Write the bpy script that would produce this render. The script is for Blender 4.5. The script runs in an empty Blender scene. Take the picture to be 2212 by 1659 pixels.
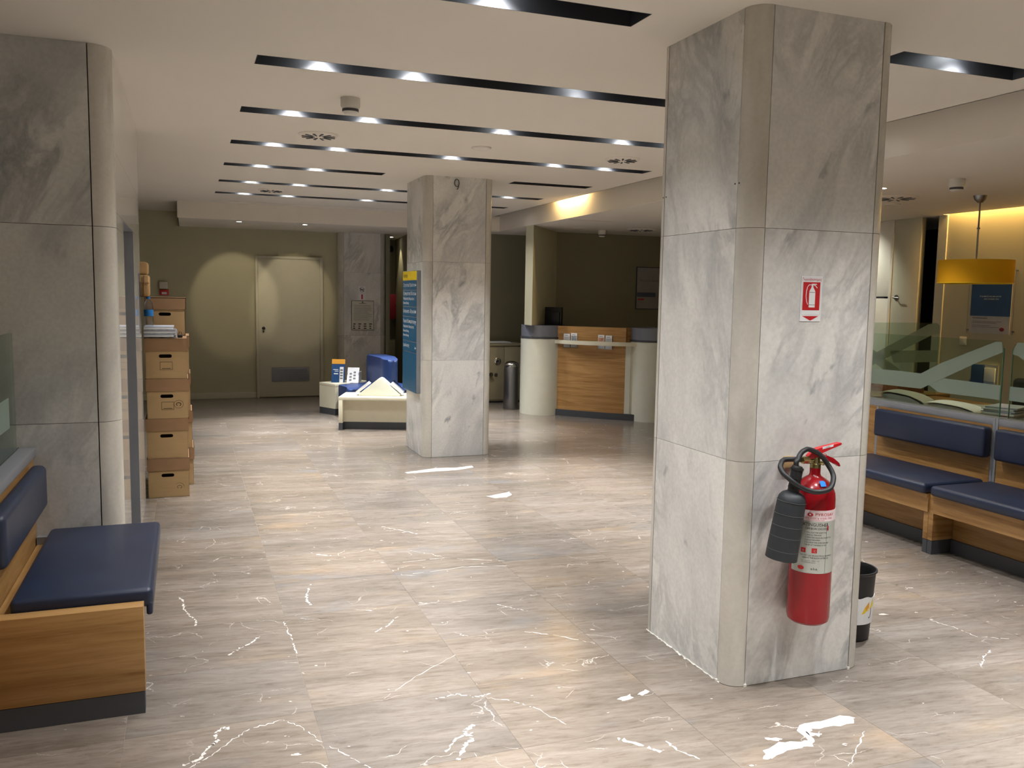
import bpy, bmesh, math, random
from mathutils import Vector, Matrix
random.seed(7)
S = bpy.context.scene
C = S.collection
PI = math.pi

# ------------------------------------------------------------------ camera
cam_d = bpy.data.cameras.new('camera'); cam = bpy.data.objects.new('camera', cam_d); C.objects.link(cam)
R_ = Vector((0.9361622, -0.35117202, 0.01668947)); U_ = Vector((0.02002297, 0.10065181, 0.99472021)); F_ = Vector((0.35099773, 0.93088529, -0.10125793))
cam.matrix_world = Matrix(((R_.x, U_.x, -F_.x, 0), (R_.y, U_.y, -F_.y, 0), (R_.z, U_.z, -F_.z, 1.55), (0, 0, 0, 1)))
cam_d.sensor_fit = 'HORIZONTAL'; cam_d.sensor_width = 36; cam_d.lens = 1872.27 / 2212 * 36; cam_d.clip_start = 0.05
S.camera = cam

# ------------------------------------------------------------------ world, exposure, big light settings
W = bpy.data.worlds.new('world'); S.world = W; W.use_nodes = True
W.node_tree.nodes['Background'].inputs[0].default_value = (0.9, 0.95, 1, 1)
W.node_tree.nodes['Background'].inputs[1].default_value = 0.02
S.view_settings.view_transform = 'Standard'; S.view_settings.look = 'None'
S.view_settings.gamma = 1; S.view_settings.use_curve_mapping = False
S.view_settings.exposure = 0.0
SPOT_W, WIDE_W = 430.0, 78.0      # each spotlight in the ceiling slots
SPOT_COL = (0.985, 0.985, 1.0)
WARM = (1.0, 0.62, 0.22)

H = 2.645      # main ceiling
HL = 2.445     # lowered ceiling

# ------------------------------------------------------------------ materials
def lin(c):
    return tuple((v / 12.92 if v <= 0.04045 else ((v + 0.055) / 1.055) ** 2.4) for v in c)
def rgb(r, g, b): return lin((r / 255, g / 255, b / 255)) + (1,)
class NT:
    def __init__(s, name):
        s.m = bpy.data.materials.new(name); s.m.use_nodes = True; s.t = s.m.node_tree; s.b = s.t.nodes['Principled BSDF']
    def n(s, ty, **kw):
        x = s.t.nodes.new(ty)
        for k, v in kw.items(): setattr(x, k, v)
        return x
    def l(s, a, b): s.t.links.new(a, b)
    def mix(s, fac, a, b, mode='MIX'):
        x = s.n('ShaderNodeMix', data_type='RGBA', blend_type=mode)
        for i, v in ((0, fac), (6, a), (7, b)):
            if hasattr(v, 'links'): s.l(v, x.inputs[i])
            else: x.inputs[i].default_value = v
        return x.outputs[2]
    def math(s, op, a, b=0.0, clamp=False):
        x = s.n('ShaderNodeMath', operation=op, use_clamp=clamp)
        for i, v in ((0, a), (1, b)):
            if hasattr(v, 'links'): s.l(v, x.inputs[i])
            else: x.inputs[i].default_value = v
        return x.outputs[0]
    def ramp(s, fac, stops):
        x = s.n('ShaderNodeValToRGB'); e = x.color_ramp.elements
        while len(e) < len(stops): e.new(0.5)
        for i, (p, c) in enumerate(stops):
            e[i].position = p; e[i].color = c if len(c) == 4 else tuple(c) + (1,)
        s.l(fac, x.inputs[0]); return x.outputs[0]
    def noise(s, vec, scale, detail=4, rough=0.5, dist=0.0):
        x = s.n('ShaderNodeTexNoise'); x.inputs['Scale'].default_value = scale; x.inputs['Detail'].default_value = detail
        x.inputs['Roughness'].default_value = rough; x.inputs['Distortion'].default_value = dist
        s.l(vec, x.inputs['Vector']); return x.outputs[0]
    def coords(s, rnd=0.0):
        g = s.n('ShaderNodeNewGeometry').outputs['Position']
        if rnd:
            o = s.n('ShaderNodeObjectInfo'); v = s.n('ShaderNodeVectorMath', operation='MULTIPLY_ADD')
            cb = s.n('ShaderNodeCombineXYZ'); s.l(o.outputs['Random'], cb.inputs[0]); s.l(s.math('FRACT', s.math('MULTIPLY', o.outputs['Random'], 7.13)), cb.inputs[1]); s.l(s.math('FRACT', s.math('MULTIPLY', o.outputs['Random'], 13.7)), cb.inputs[2])
            s.l(cb.outputs[0], v.inputs[0]); v.inputs[1].default_value = (rnd,) * 3; s.l(g, v.inputs[2]); return v.outputs[0]
        return g
    def mapping(s, vec, rot=(0, 0, 0), sc=(1, 1, 1)):
        x = s.n('ShaderNodeMapping', vector_type='POINT'); x.inputs['Rotation'].default_value = rot; x.inputs['Scale'].default_value = sc
        s.l(vec, x.inputs['Vector']); return x.outputs[0]
    def bump(s, h, strength=0.1, dist=0.01):
        x = s.n('ShaderNodeBump'); x.inputs['Strength'].default_value = strength; x.inputs['Distance'].default_value = dist
        s.l(h, x.inputs['Height']); s.l(x.outputs[0], s.b.inputs['Normal'])
    def base(s, col=None, rough=None, metal=None, spec=None, coat=None):
        if col is not None:
            if hasattr(col, 'links'): s.l(col, s.b.inputs['Base Color'])
            else: s.b.inputs['Base Color'].default_value = col
        if rough is not None:
            if hasattr(rough, 'links'): s.l(rough, s.b.inputs['Roughness'])
            else: s.b.inputs['Roughness'].default_value = rough
        if metal is not None: s.b.inputs['Metallic'].default_value = metal
        if spec is not None: s.b.inputs['Specular IOR Level'].default_value = spec
        if coat is not None: s.b.inputs['Coat Weight'].default_value = coat
        return s.m

def plain(name, col, rough=0.5, metal=0.0, var=0.04, sc=12, spec=None):
    t = NT(name); v = t.coords()
    nz = t.noise(v, sc, 3)
    d = tuple(max(0, c * (1 - var)) for c in col[:3]) + (1,); u = tuple(min(1, c * (1 + var)) for c in col[:3]) + (1,)
    t.base(t.ramp(nz, [(0.3, d), (0.7, u)]), rough, metal, spec); return t.m

def emit(name, col, st):
    t = NT(name); t.base((0.8, 0.8, 0.8, 1), 0.4); t.b.inputs['Emission Color'].default_value = col; t.b.inputs['Emission Strength'].default_value = st; return t.m

def marble_white(name, warm=0.0, vein=1.0):
    t = NT(name); v = t.coords(9.0)
    # streaks run along one slanting direction through the block
    m1 = t.mapping(v, (0, 0, 0), (1, 1, 1))
    q = Vector((0.42, 0.30, 0.86)).normalized().rotation_difference(Vector((0, 0, 1))).to_euler()
    mv = t.mapping(m1, tuple(q), (1, 1, 1))
    st = t.mapping(mv, (0, 0, 0), (1.0, 1.0, 0.22))
    big = t.noise(st, 2.4, 6, 0.55, 0.5)
    c = t.ramp(big, [(0.30, rgb(190, 191, 189)), (0.45, rgb(214, 213, 208)), (0.62, rgb(228, 226, 219)), (0.8, rgb(212, 208, 198))])
    # soft grey bands
    b2 = t.noise(st, 5.0, 8, 0.6, 0.8)
    band = t.ramp(t.math('ABSOLUTE', t.math('SUBTRACT', b2, 0.5)), [(0.0, (1, 1, 1)), (0.09, (0, 0, 0))])
    mask = t.ramp(t.noise(mv, 1.5, 2), [(0.42, (0, 0, 0)), (0.68, (1, 1, 1))])
    c = t.mix(t.math('MULTIPLY', t.math('MULTIPLY', band, mask), 0.62 * vein), c, rgb(132, 136, 138))
    # darker short streaks
    st2 = t.mapping(mv, (0, 0, 0), (1.0, 1.0, 0.3))
    b3 = t.noise(st2, 9.0, 4, 0.55, 0.4)
    dk = t.ramp(b3, [(0.62, (0, 0, 0)), (0.74, (1, 1, 1))])
    mk2 = t.ramp(t.noise(mv, 2.2, 2), [(0.44, (0, 0, 0)), (0.60, (1, 1, 1))])
    c = t.mix(t.math('MULTIPLY', t.math('MULTIPLY', dk, mk2), 0.75 * vein), c, rgb(108, 112, 120))
    sp = t.ramp(t.noise(v, 60, 3), [(0.35, (0.94, 0.94, 0.94)), (0.65, (1.03, 1.03, 1.03))])
    c = t.mix(1.0, c, sp, 'MULTIPLY')
    if warm: 
        wv = t.ramp(t.noise(t.mapping(v, (0, 0, 0), (3, 3, 0.6)), 3, 4), [(0.3, rgb(196, 189, 170)), (0.7, rgb(160, 150, 130))])
        c = t.mix(warm, c, wv)
    t.base(c, 0.22, 0, 0.5); return t.m

def marble_floor():
    t = NT('beige_grey_marble'); v = t.coords(6.0)
    oi = t.n('ShaderNodeObjectInfo')
    mv = t.mapping(v, (0, 0, math.radians(7)), (1, 1, 1))
    wob = t.noise(mv, 1.7, 3)
    st = t.mapping(mv, (0, 0, 0), (0.32, 1.9, 1.0))
    n1 = t.noise(st, 2.6, 8, 0.62, 0.9)
    c = t.ramp(n1, [(0.28, rgb(101, 93, 84)), (0.43, rgb(110, 102, 93)), (0.55, rgb(118, 109, 100)), (0.70, rgb(127, 119, 111)), (0.84, rgb(116, 111, 106))])
    n2 = t.noise(t.mapping(mv, (0, 0, 0), (0.5, 2.6, 1)), 17, 9, 0.72, 0.5)
    c = t.mix(0.75, c, t.ramp(n2, [(0.33, (0.58, 0.55, 0.52)), (0.45, (0.90, 0.88, 0.86)), (0.57, (1.05, 1.05, 1.05)), (0.70, (1.22, 1.21, 1.20))]), 'MULTIPLY')
    # blue-grey and rusty clouds
    cl = t.ramp(t.noise(t.mapping(mv, (0, 0, 0.5), (0.8, 1.4, 1)), 2.0, 5), [(0.62, (0, 0, 0)), (0.75, (1, 1, 1))])
    c = t.mix(t.math('MULTIPLY', cl, 0.45), c, rgb(104, 109, 115))
    ru = t.ramp(t.noise(t.mapping(mv, (0, 0, 1.5), (0.8, 2.2, 1)), 2.6, 5), [(0.60, (0, 0, 0)), (0.78, (1, 1, 1))])
    c = t.mix(t.math('MULTIPLY', ru, 0.35), c, rgb(150, 128, 104))
    # thin white veins
    def veins(scale, w, rot, amt, mscale, lo, hi, c):
        dv = t.n('ShaderNodeVectorMath', operation='ADD'); nn = t.n('ShaderNodeTexNoise'); nn.inputs['Scale'].default_value = 5.5; nn.inputs['Detail'].default_value = 6; t.l(mv, nn.inputs['Vector'])
        sc = t.n('ShaderNodeVectorMath', operation='SCALE'); t.l(nn.outputs['Color'], sc.inputs[0]); sc.inputs['Scale'].default_value = 0.22
        t.l(t.mapping(mv, (0, 0, rot), (0.75, 1.25, 1)), dv.inputs[0]); t.l(sc.outputs[0], dv.inputs[1])
        vo = t.n('ShaderNodeTexVoronoi', feature='DISTANCE_TO_EDGE'); vo.inputs['Scale'].default_value = scale; t.l(dv.outputs[0], vo.inputs['Vector'])
        line = t.ramp(vo.outputs['Distance'], [(0.0, (1, 1, 1)), (w, (0, 0, 0))])
        mk = t.ramp(t.noise(v, mscale, 2), [(lo, (0, 0, 0)), (hi, (1, 1, 1))])
        return t.mix(t.math('MULTIPLY', t.math('MULTIPLY', line, mk), amt), c, rgb(206, 200, 193))
    c = veins(1.6, 0.004, 0.6, 0.6, 3.0, 0.54, 0.66, c)
    c = veins(4.2, 0.009, -0.7, 0.65, 4.5, 0.57, 0.66, c)
    fl = t.ramp(t.noise(t.mapping(mv, (0, 0, 0.4), (1, 1.6, 1)), 17, 3), [(0.735, (0, 0, 0)), (0.75, (1, 1, 1))])
    c = t.mix(t.math('MULTIPLY', fl, 0.7), c, rgb(196, 190, 182))
    tv = t.n('ShaderNodeHueSaturation'); t.l(c, tv.inputs['Color']); t.l(t.math('ADD', t.math('MULTIPLY', oi.outputs['Random'], 0.10), 0.93), tv.inputs['Value'])
    t.l(t.math('ADD', t.math('MULTIPLY', oi.outputs['Random'], 0.3), 0.85), tv.inputs['Saturation'])
    ro = t.ramp(n2, [(0.3, (0.17,) * 3), (0.7, (0.24,) * 3)])
    t.base(tv.outputs[0], ro, 0, 0.5); t.m['x'] = 1
    return t.m

def wood(name, axis='X', dark=1.0):
    t = NT(name); v = t.coords(3.0)
    sc = {'X': (1.1, 3, 16), 'Y': (3, 1.1, 16), 'Z': (14, 14, 1.2), 'H': (1.1, 1.1, 22)}[axis]
    m = t.mapping(v, (0, 0, 0), sc)
    a = t.noise(m, 1.0, 6, 0.6, 1.2); b = t.noise(t.mapping(v, (0, 0, 0), tuple(s * 5 for s in sc)), 1.0, 4, 0.7)
    f = t.math('ADD', t.math('MULTIPLY', a, 0.7), t.math('MULTIPLY', b, 0.3))
    k = dark
    c = t.ramp(f, [(0.32, rgb(126 * k, 90 * k, 46 * k)), (0.48, rgb(156 * k, 117 * k, 68 * k)), (0.62, rgb(174 * k, 135 * k, 84 * k)), (0.75, rgb(148 * k, 108 * k, 62 * k))])
    t.base(c, 0.42, 0, 0.4); t.bump(f, 0.05, 0.002); return t.m

def leather(name, col):
    t = NT(name); v = t.coords()
    g = t.n('ShaderNodeTexVoronoi'); g.inputs['Scale'].default_value = 420; t.l(v, g.inputs['Vector'])
    n = t.noise(v, 6, 3)
    d = tuple(c * 0.85 for c in col[:3]) + (1,); u = tuple(c * 1.15 for c in col[:3]) + (1,)
    t.base(t.ramp(n, [(0.3, d), (0.7, u)]), 0.42, 0, 0.5); t.bump(g.outputs['Distance'], 0.25, 0.001); return t.m

def cardboard(name, col):
    t = NT(name); v = t.coords(2.0)
    n = t.noise(v, 9, 5); f = t.noise(t.mapping(v, (0, 0, 0), (1, 1, 40)), 6, 2)
    c = t.mix(0.5, t.ramp(n, [(0.3, tuple(x * 0.9 for x in col[:3]) + (1,)), (0.7, tuple(x * 1.08 for x in col[:3]) + (1,))]), t.ramp(f, [(0.3, tuple(x * 0.93 for x in col[:3]) + (1,)), (0.7, tuple(x * 1.05 for x in col[:3]) + (1,))]))
    t.base(c, 0.8); t.bump(n, 0.1, 0.002); return t.m

def glass(name, col=(0.86, 0.95, 0.9, 1), rough=0.0):
    t = NT(name); t.base(col, rough); t.b.inputs['Transmission Weight'].default_value = 1.0; t.b.inputs['IOR'].default_value = 1.12 if rough == 0 else 1.3; return t.m
def clear_pane(name, tint, refl=0.08):
    # thin glass: mostly see-through tinted, with a weak mirror
    t = NT(name); t.t.nodes.remove(t.b)
    tr = t.n('ShaderNodeBsdfTransparent'); tr.inputs[0].default_value = tint
    gl = t.n('ShaderNodeBsdfGlossy'); gl.inputs['Roughness'].default_value = 0.02
    lw = t.n('ShaderNodeLayerWeight'); lw.inputs[0].default_value = 0.25
    mx = t.n('ShaderNodeMixShader'); t.l(t.math('ADD', t.math('MULTIPLY', lw.outputs['Fresnel'], 0.5), refl * 0.3, True), mx.inputs[0]); t.l(tr.outputs[0], mx.inputs[1]); t.l(gl.outputs[0], mx.inputs[2])
    t.l(mx.outputs[0], t.t.nodes['Material Output'].inputs[0]); return t.m
def frost(name, col, op):
    t = NT(name); t.t.nodes.remove(t.b)
    tr = t.n('ShaderNodeBsdfTransparent'); tr.inputs[0].default_value = (0.8, 0.88, 0.84, 1)
    d = t.n('ShaderNodeBsdfDiffuse'); d.inputs[0].default_value = col; tl = t.n('ShaderNodeBsdfTranslucent'); tl.inputs[0].default_value = col
    a = t.n('ShaderNodeMixShader'); a.inputs[0].default_value = 0.45; t.l(d.outputs[0], a.inputs[1]); t.l(tl.outputs[0], a.inputs[2])
    mx = t.n('ShaderNodeMixShader'); mx.inputs[0].default_value = op; t.l(tr.outputs[0], mx.inputs[1]); t.l(a.outputs[0], mx.inputs[2])
    t.l(mx.outputs[0], t.t.nodes['Material Output'].inputs[0]); return t.m

def brushed(name, col, rough=0.3, metal=1.0):
    t = NT(name); v = t.coords(); n = t.noise(t.mapping(v, (0, 0, 0), (60, 60, 2)), 4, 3)
    t.base(t.ramp(n, [(0.3, tuple(x * 0.85 for x in col[:3]) + (1,)), (0.7, col)]), rough, metal); return t.m

m_ceil = plain('ceiling_paint', rgb(226, 219, 207), 0.9, var=0.012, sc=2)
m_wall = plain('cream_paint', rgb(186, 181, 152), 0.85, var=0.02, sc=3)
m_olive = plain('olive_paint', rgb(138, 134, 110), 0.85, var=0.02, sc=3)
m_trimp = plain('pale_trim_paint', rgb(196, 192, 170), 0.6, var=0.02)
m_white = plain('white_paint', rgb(225, 222, 212), 0.55, var=0.02)
m_marble = marble_white('white_marble')
m_marblec = marble_white('aged_corner_marble', 0.5, 0.4)
m_floor = marble_floor()
m_vein = plain('white_quartz', rgb(192, 187, 181), 0.2, var=0.08, sc=40)
m_grout = plain('pale_grout', rgb(150, 140, 129), 0.6)
m_joint = plain('brown_joint_filler', rgb(120, 110, 92), 0.8, var=0.2, sc=20)
m_black = plain('satin_black_metal', rgb(26, 27, 30), 0.30, 0.0, spec=0.9)
t_ = NT('black_slot_lining'); t_.base(rgb(34, 35, 39), 0.58, 0.0, 1.0); m_slot = t_.m
m_dgrey = plain('dark_grey_laminate', rgb(66, 68, 72), 0.5)
m_grey = plain('grey_aluminium', rgb(142, 145, 150), 0.4, 0.3)
m_greyband = plain('blue_grey_band', rgb(120, 124, 134), 0.35, 0.2)
m_woodx = wood('oak_veneer', 'X'); m_woody = wood('oak_veneer_long', 'Y'); m_woodz = wood('oak_edge', 'X', 1.1)
m_woodf = wood('oak_desk_front', 'H', 1.05)
m_blue = leather('navy_leather', rgb(30, 41, 64))
m_blue2 = leather('blue_leather', rgb(30, 52, 98))
m_card = cardboard('kraft_cardboard', rgb(178, 148, 104)); m_lid = cardboard('brown_cardboard_lid', rgb(150, 116, 82))
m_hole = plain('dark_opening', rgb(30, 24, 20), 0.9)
m_ink = plain('brown_print_ink', rgb(70, 50, 36), 0.7)
m_blackink = plain('black_ink', rgb(34, 34, 36), 0.6)
m_greyink = plain('grey_ink', rgb(110, 110, 112), 0.6)
m_redink = plain('red_ink', rgb(186, 32, 38), 0.5)
m_whiteink = plain('white_lettering', rgb(225, 228, 230), 0.5)
m_paper = plain('white_paper', rgb(228, 228, 228), 0.7, var=0.03)
m_paper2 = plain('grey_paper', rgb(178, 182, 190), 0.7, var=0.08)
m_cream = plain('cream_laminate', rgb(214, 208, 184), 0.45, var=0.02)
m_cream2 = plain('cream_lacquer', rgb(206, 206, 190), 0.4, var=0.02)
m_red = plain('red_enamel', rgb(146, 18, 27), 0.22, var=0.05)
m_redh = plain('red_plastic', rgb(196, 34, 40), 0.35)
m_rub = plain('black_rubber', rgb(30, 31, 32), 0.5, var=0.1)
m_horn = plain('grey_black_plastic', rgb(36, 40, 43), 0.55, var=0.08)
m_hornl = plain('horn_rib_plastic', rgb(84, 88, 86), 0.5)
m_brass = plain('plated_brass', rgb(190, 180, 130), 0.25, 1.0)
m_chrome = plain('chrome', rgb(205, 205, 205), 0.15, 1.0)
m_steel = brushed('brushed_steel', rgb(150, 150, 152), 0.32)
m_labelw = plain('pink_white_label', rgb(232, 212, 214), 0.4)
m_labelg = plain('silver_grey_label', rgb(176, 178, 168), 0.4)
m_dirblue = plain('petrol_blue_panel', rgb(20, 84, 118), 0.4)
m_yellow = plain('yellow_panel', rgb(232, 200, 40), 0.45)
m_orange = plain('orange_print', rgb(226, 160, 50), 0.5)
m_brick = plain('terracotta_leather', rgb(160, 92, 66), 0.6)
m_shade = NT('yellow_fabric_shade'); m_shade.base(rgb(226, 172, 10), 0.8); m_shade = m_shade.m
m_redcab = plain('dark_red_cabinet', rgb(120, 20, 34), 0.5)
m_safe = plain('beige_grey_metal', rgb(148, 138, 112), 0.5)
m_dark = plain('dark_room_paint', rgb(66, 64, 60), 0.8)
m_posterb = plain('poster_blue', rgb(34, 72, 118), 0.35, var=0.15, sc=5)
m_posterg = plain('poster_grey', rgb(176, 176, 176), 0.35)
m_pane = clear_pane('partition_glass', (0.86, 0.93, 0.88, 1)); m_acryl = clear_pane('clear_acrylic', (0.9, 0.92, 0.94, 1), 0.25)
m_frost = frost('frosted_film', (0.50, 0.58, 0.52, 1), 0.55)
m_gedge = plain('green_glass_edge', rgb(70, 120, 100), 0.2)
m_sleeve = plain('plastic_sleeve', rgb(160, 164, 170), 0.2, var=0.3, sc=30)
m_bottle = clear_pane('clear_plastic', (0.85, 0.9, 0.95, 1), 0.2); m_bcap = plain('blue_cap', rgb(40, 120, 190), 0.4)
m_kraft = plain('kraft_paper_bag', rgb(186, 150, 100), 0.8, var=0.1)
m_blk = plain('black_plastic', rgb(24, 24, 26), 0.45)
m_switch = plain('white_plastic', rgb(214, 210, 200), 0.4)
m_lampon = emit('lamp_glow', (1, 0.96, 0.9, 1), 20.0)
m_slotlamp = emit('slot_lamp_glow', (0.90, 0.95, 1, 1), 110.0)
m_coveon = emit('warm_tube_glow', (1.0, 0.62, 0.2, 1), 6.0)

# ------------------------------------------------------------------ builders
WL = {}       # world origin of each thing or part (None = a turned thing: its parts are given in its own frame)
def link(o, parent, loc):
    C.objects.link(o)
    if parent is None:
        o.location = loc; WL[o.name] = Vector(loc)
    else:
        o.parent = parent; pw = WL[parent.name]; o.location = Vector(loc) - pw; WL[o.name] = Vector(loc)
    return o
def tag(o, label=None, cat=None, group=None, kind=None):
    if label: o['label'] = label
    if cat: o['category'] = cat
    if group: o['group'] = group
    if kind: o['kind'] = kind
    return o
def thing(name, label, cat, loc=(0, 0, 0), rz=0, group=None):
    o = bpy.data.objects.new(name, None); o.empty_display_size = 0.1; C.objects.link(o); o.location = loc; o.rotation_euler = (0, 0, rz)
    WL[o.name] = Vector(loc) if rz == 0 else Vector((0, 0, 0))
    return tag(o, label, cat, group)
def mesh(name, bm, mat, parent=None, org=(0, 0, 0), smooth=False, extra=None):
    me = bpy.data.meshes.new(name); 
    if Vector(org).length: bmesh.ops.translate(bm, verts=bm.verts, vec=-Vector(org))
    bmesh.ops.recalc_face_normals(bm, faces=bm.faces)
    bm.to_mesh(me); bm.free(); me.materials.append(mat)
    for e in (extra or []): me.materials.append(e)
    if smooth:
        for p in me.polygons: p.use_smooth = True
        try: me.set_sharp_from_angle(angle=math.radians(35))
        except Exception: pass
    return link(bpy.data.objects.new(name, me), parent, org)
def bm_box(bm, x0, x1, y0, y1, z0, z1, bev=0, seg=2):
    g = bmesh.ops.create_cube(bm, size=1.0)
    vs = g['verts']
    bmesh.ops.scale(bm, verts=vs, vec=(abs(x1 - x0), abs(y1 - y0), abs(z1 - z0))); bmesh.ops.translate(bm, verts=vs, vec=((x0 + x1) / 2, (y0 + y1) / 2, (z0 + z1) / 2))
    if bev:
        es = list({e for v in vs for e in v.link_edges}); bmesh.ops.bevel(bm, geom=es, offset=bev, segments=seg, affect='EDGES', profile=0.5)
def box(name, x0, x1, y0, y1, z0, z1, mat, parent=None, bev=0.0, seg=2, smooth=None):
    bm = bmesh.new(); bm_box(bm, x0, x1, y0, y1, z0, z1, bev, seg)
    return mesh(name, bm, mat, parent, ((x0 + x1) / 2, (y0 + y1) / 2, min(z0, z1)), smooth if smooth is not None else bev > 0)
def bm_prism(bm, pts, z0, z1, M=None):
    """extrude a 2-D outline between z0 and z1; M maps (u,v,w) to world"""
    a = [Vector((p[0], p[1], z0)) for p in pts]; b = [Vector((p[0], p[1], z1)) for p in pts]
    if M: a = [M(*v) for v in a]; b = [M(*v) for v in b]
    va = [bm.verts.new(v) for v in a]; vb = [bm.verts.new(v) for v in b]
    bm.faces.new(va[::-1]); bm.faces.new(vb)
    n = len(pts)
    for i in range(n): bm.faces.new((va[i], va[(i + 1) % n], vb[(i + 1) % n], vb[i]))
def prism(name, pts, z0, z1, mat, parent=None, M=None, bev=0, smooth=False):
    bm = bmesh.new(); bm_prism(bm, pts, z0, z1, M)
    if bev: bmesh.ops.bevel(bm, geom=list(bm.edges), offset=bev, segments=3, affect='EDGES', profile=0.5)
    c = sum((v.co for v in bm.verts), Vector()) / len(bm.verts)
    return mesh(name, bm, mat, parent, c, smooth or bev > 0)
def bm_lathe(bm, prof, n=32, cx=0, cy=0, cz=0):
    rings = []
    for r, z in prof:
        if r < 1e-5: rings.append([bm.verts.new((cx, cy, cz + z))])
        else: rings.append([bm.verts.new((cx + r * math.cos(2 * PI * i / n), cy + r * math.sin(2 * PI * i / n), cz + z)) for i in range(n)])
    for a, b in zip(rings, rings[1:]):
        for i in range(n):
            j = (i + 1) % n
            if len(a) == 1 and len(b) == 1: continue
            if len(a) == 1: bm.faces.new((a[0], b[i], b[j]))
            elif len(b) == 1: bm.faces.new((a[i], a[j], b[0]))
            else: bm.faces.new((a[i], a[j], b[j], b[i]))
def lathe(name, prof, mat, parent=None, c=(0, 0, 0), n=32, T=None, smooth=True):
    bm = bmesh.new(); bm_lathe(bm, prof, n)
    if T: bmesh.ops.transform(bm, matrix=T, verts=bm.verts)
    bmesh.ops.translate(bm, verts=bm.verts, vec=c)
    return mesh(name, bm, mat, parent, c, smooth)
def bm_tube(bm, pts, r, n=8, caps=True):
    pts = [Vector(p) for p in pts]; rs = r if isinstance(r, (list, tuple)) else [r] * len(pts)
    rings = []; up = Vector((0, 0, 1)); prev = None
    for i, p in enumerate(pts):
        d = (pts[min(i + 1, len(pts) - 1)] - pts[max(i - 1, 0)]).normalized()
        if prev is None:
            a = d.cross(up if abs(d.z) < 0.9 else Vector((1, 0, 0))).normalized()
        else:
            a = (prev - d * prev.dot(d)).normalized()
        prev = a; b = d.cross(a)
        rings.append([bm.verts.new(p + (a * math.cos(2 * PI * k / n) + b * math.sin(2 * PI * k / n)) * rs[i]) for k in range(n)])
    for A, B in zip(rings, rings[1:]):
        for k in range(n): bm.faces.new((A[k], A[(k + 1) % n], B[(k + 1) % n], B[k]))
    if caps: bm.faces.new(rings[0][::-1]); bm.faces.new(rings[-1])
def tube(name, pts, r, mat, parent=None, n=10):
    bm = bmesh.new(); bm_tube(bm, pts, r, n); return mesh(name, bm, mat, parent, pts[0], True)
def catmull(P, k=6, closed=False):
    P = [Vector(p) for p in P]; out = []
    for i in range(len(P) - 1):
        p0 = P[max(i - 1, 0)]; p1 = P[i]; p2 = P[i + 1]; p3 = P[min(i + 2, len(P) - 1)]
        for j in range(k):
            t = j / k
            out.append(0.5 * ((2 * p1) + (-p0 + p2) * t + (2 * p0 - 5 * p1 + 4 * p2 - p3) * t * t + (-p0 + 3 * p1 - 3 * p2 + p3) * t ** 3))
    out.append(P[-1]); return out
def text(name, s, size, M, mat, parent, align='LEFT', th=0.0006, org=None, sx=1.0):
    """flat lettering: M(u, v, w) maps text plane (u right, v up, w out of the surface)"""
    cu = bpy.data.curves.new('lettering', 'FONT'); cu.body = s; cu.size = size; cu.align_x = align; cu.resolution_u = 2
    o = bpy.data.objects.new('tmp', cu); C.objects.link(o); dg = bpy.context.evaluated_depsgraph_get()
    me = bpy.data.meshes.new_from_object(o.evaluated_get(dg)); bpy.data.objects.remove(o)
    bm = bmesh.new(); bm.from_mesh(me); bpy.data.meshes.remove(me)
    for v in bm.verts: v.co = M(v.co.x * sx, v.co.y, th)
    if not bm.verts: bm.free(); return None
    c = sum((v.co for v in bm.verts), Vector()) / len(bm.verts)
    m2 = bpy.data.meshes.new(name); bmesh.ops.translate(bm, verts=bm.verts, vec=-c); bm.to_mesh(m2); bm.free(); m2.materials.append(mat)
    return link(bpy.data.objects.new(name, m2), parent, c)
def faceY(x, y, z):   return lambda u, v, w: Vector((x + u, y - w, z + v))           # a surface facing -Y
def faceXn(x, y, z):  return lambda u, v, w: Vector((x - w, y - u, z + v))           # a surface facing -X
def decal(name, u0, u1, v0, v1, M, mat, parent, w=0.001):
    bm = bmesh.new(); bm_prism(bm, [(u0, v0), (u1, v0), (u1, v1), (u0, v1)], 0, w, M)
    c = sum((v.co for v in bm.verts), Vector()) / 8
    return mesh(name, bm, mat, parent, c)
def lines(name, rows, M, mat, parent, w=0.0012):
    """many little print lines joined in one part: rows of (u0,u1,v,h)"""
    bm = bmesh.new()
    for u0, u1, v, h in rows: bm_prism(bm, [(u0, v), (u1, v), (u1, v + h), (u0, v + h)], 0, w, M)
    return mesh(name, bm, mat, parent, M(0, 0, 0))
def light(name, kind, loc, energy, color, size=0.05, rot=(0, 0, 0), spot=None, blend=0.5, sy=None, parent=None):
    l = bpy.data.lights.new(name, kind); l.energy = energy; l.color = color
    if kind == 'AREA':
        l.size = size
        if sy: l.shape = 'RECTANGLE'; l.size_y = sy
    else: l.shadow_soft_size = size
    if kind == 'SPOT': l.spot_size = math.radians(spot); l.spot_blend = blend
    o = bpy.data.objects.new(name, l); o.rotation_euler = rot
    C.objects.link(o)
    if parent is not None: o.parent = parent; o.location = Vector(loc) - WL[parent.name]
    else: o.location = loc
    return o
def dup(root, loc, label, rz=None, group=None):
    r = root.copy(); C.objects.link(r); r.location = loc; r['label'] = label
    if rz is not None: r.rotation_euler = (0, 0, rz)
    if group: r['group'] = group
    for ch in list(root.children):
        c = ch.copy(); C.objects.link(c); c.parent = r
        for g in list(ch.children):
            d = g.copy(); C.objects.link(d); d.parent = c
    return r
def struct(o): o['kind'] = 'structure'; return o

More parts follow.
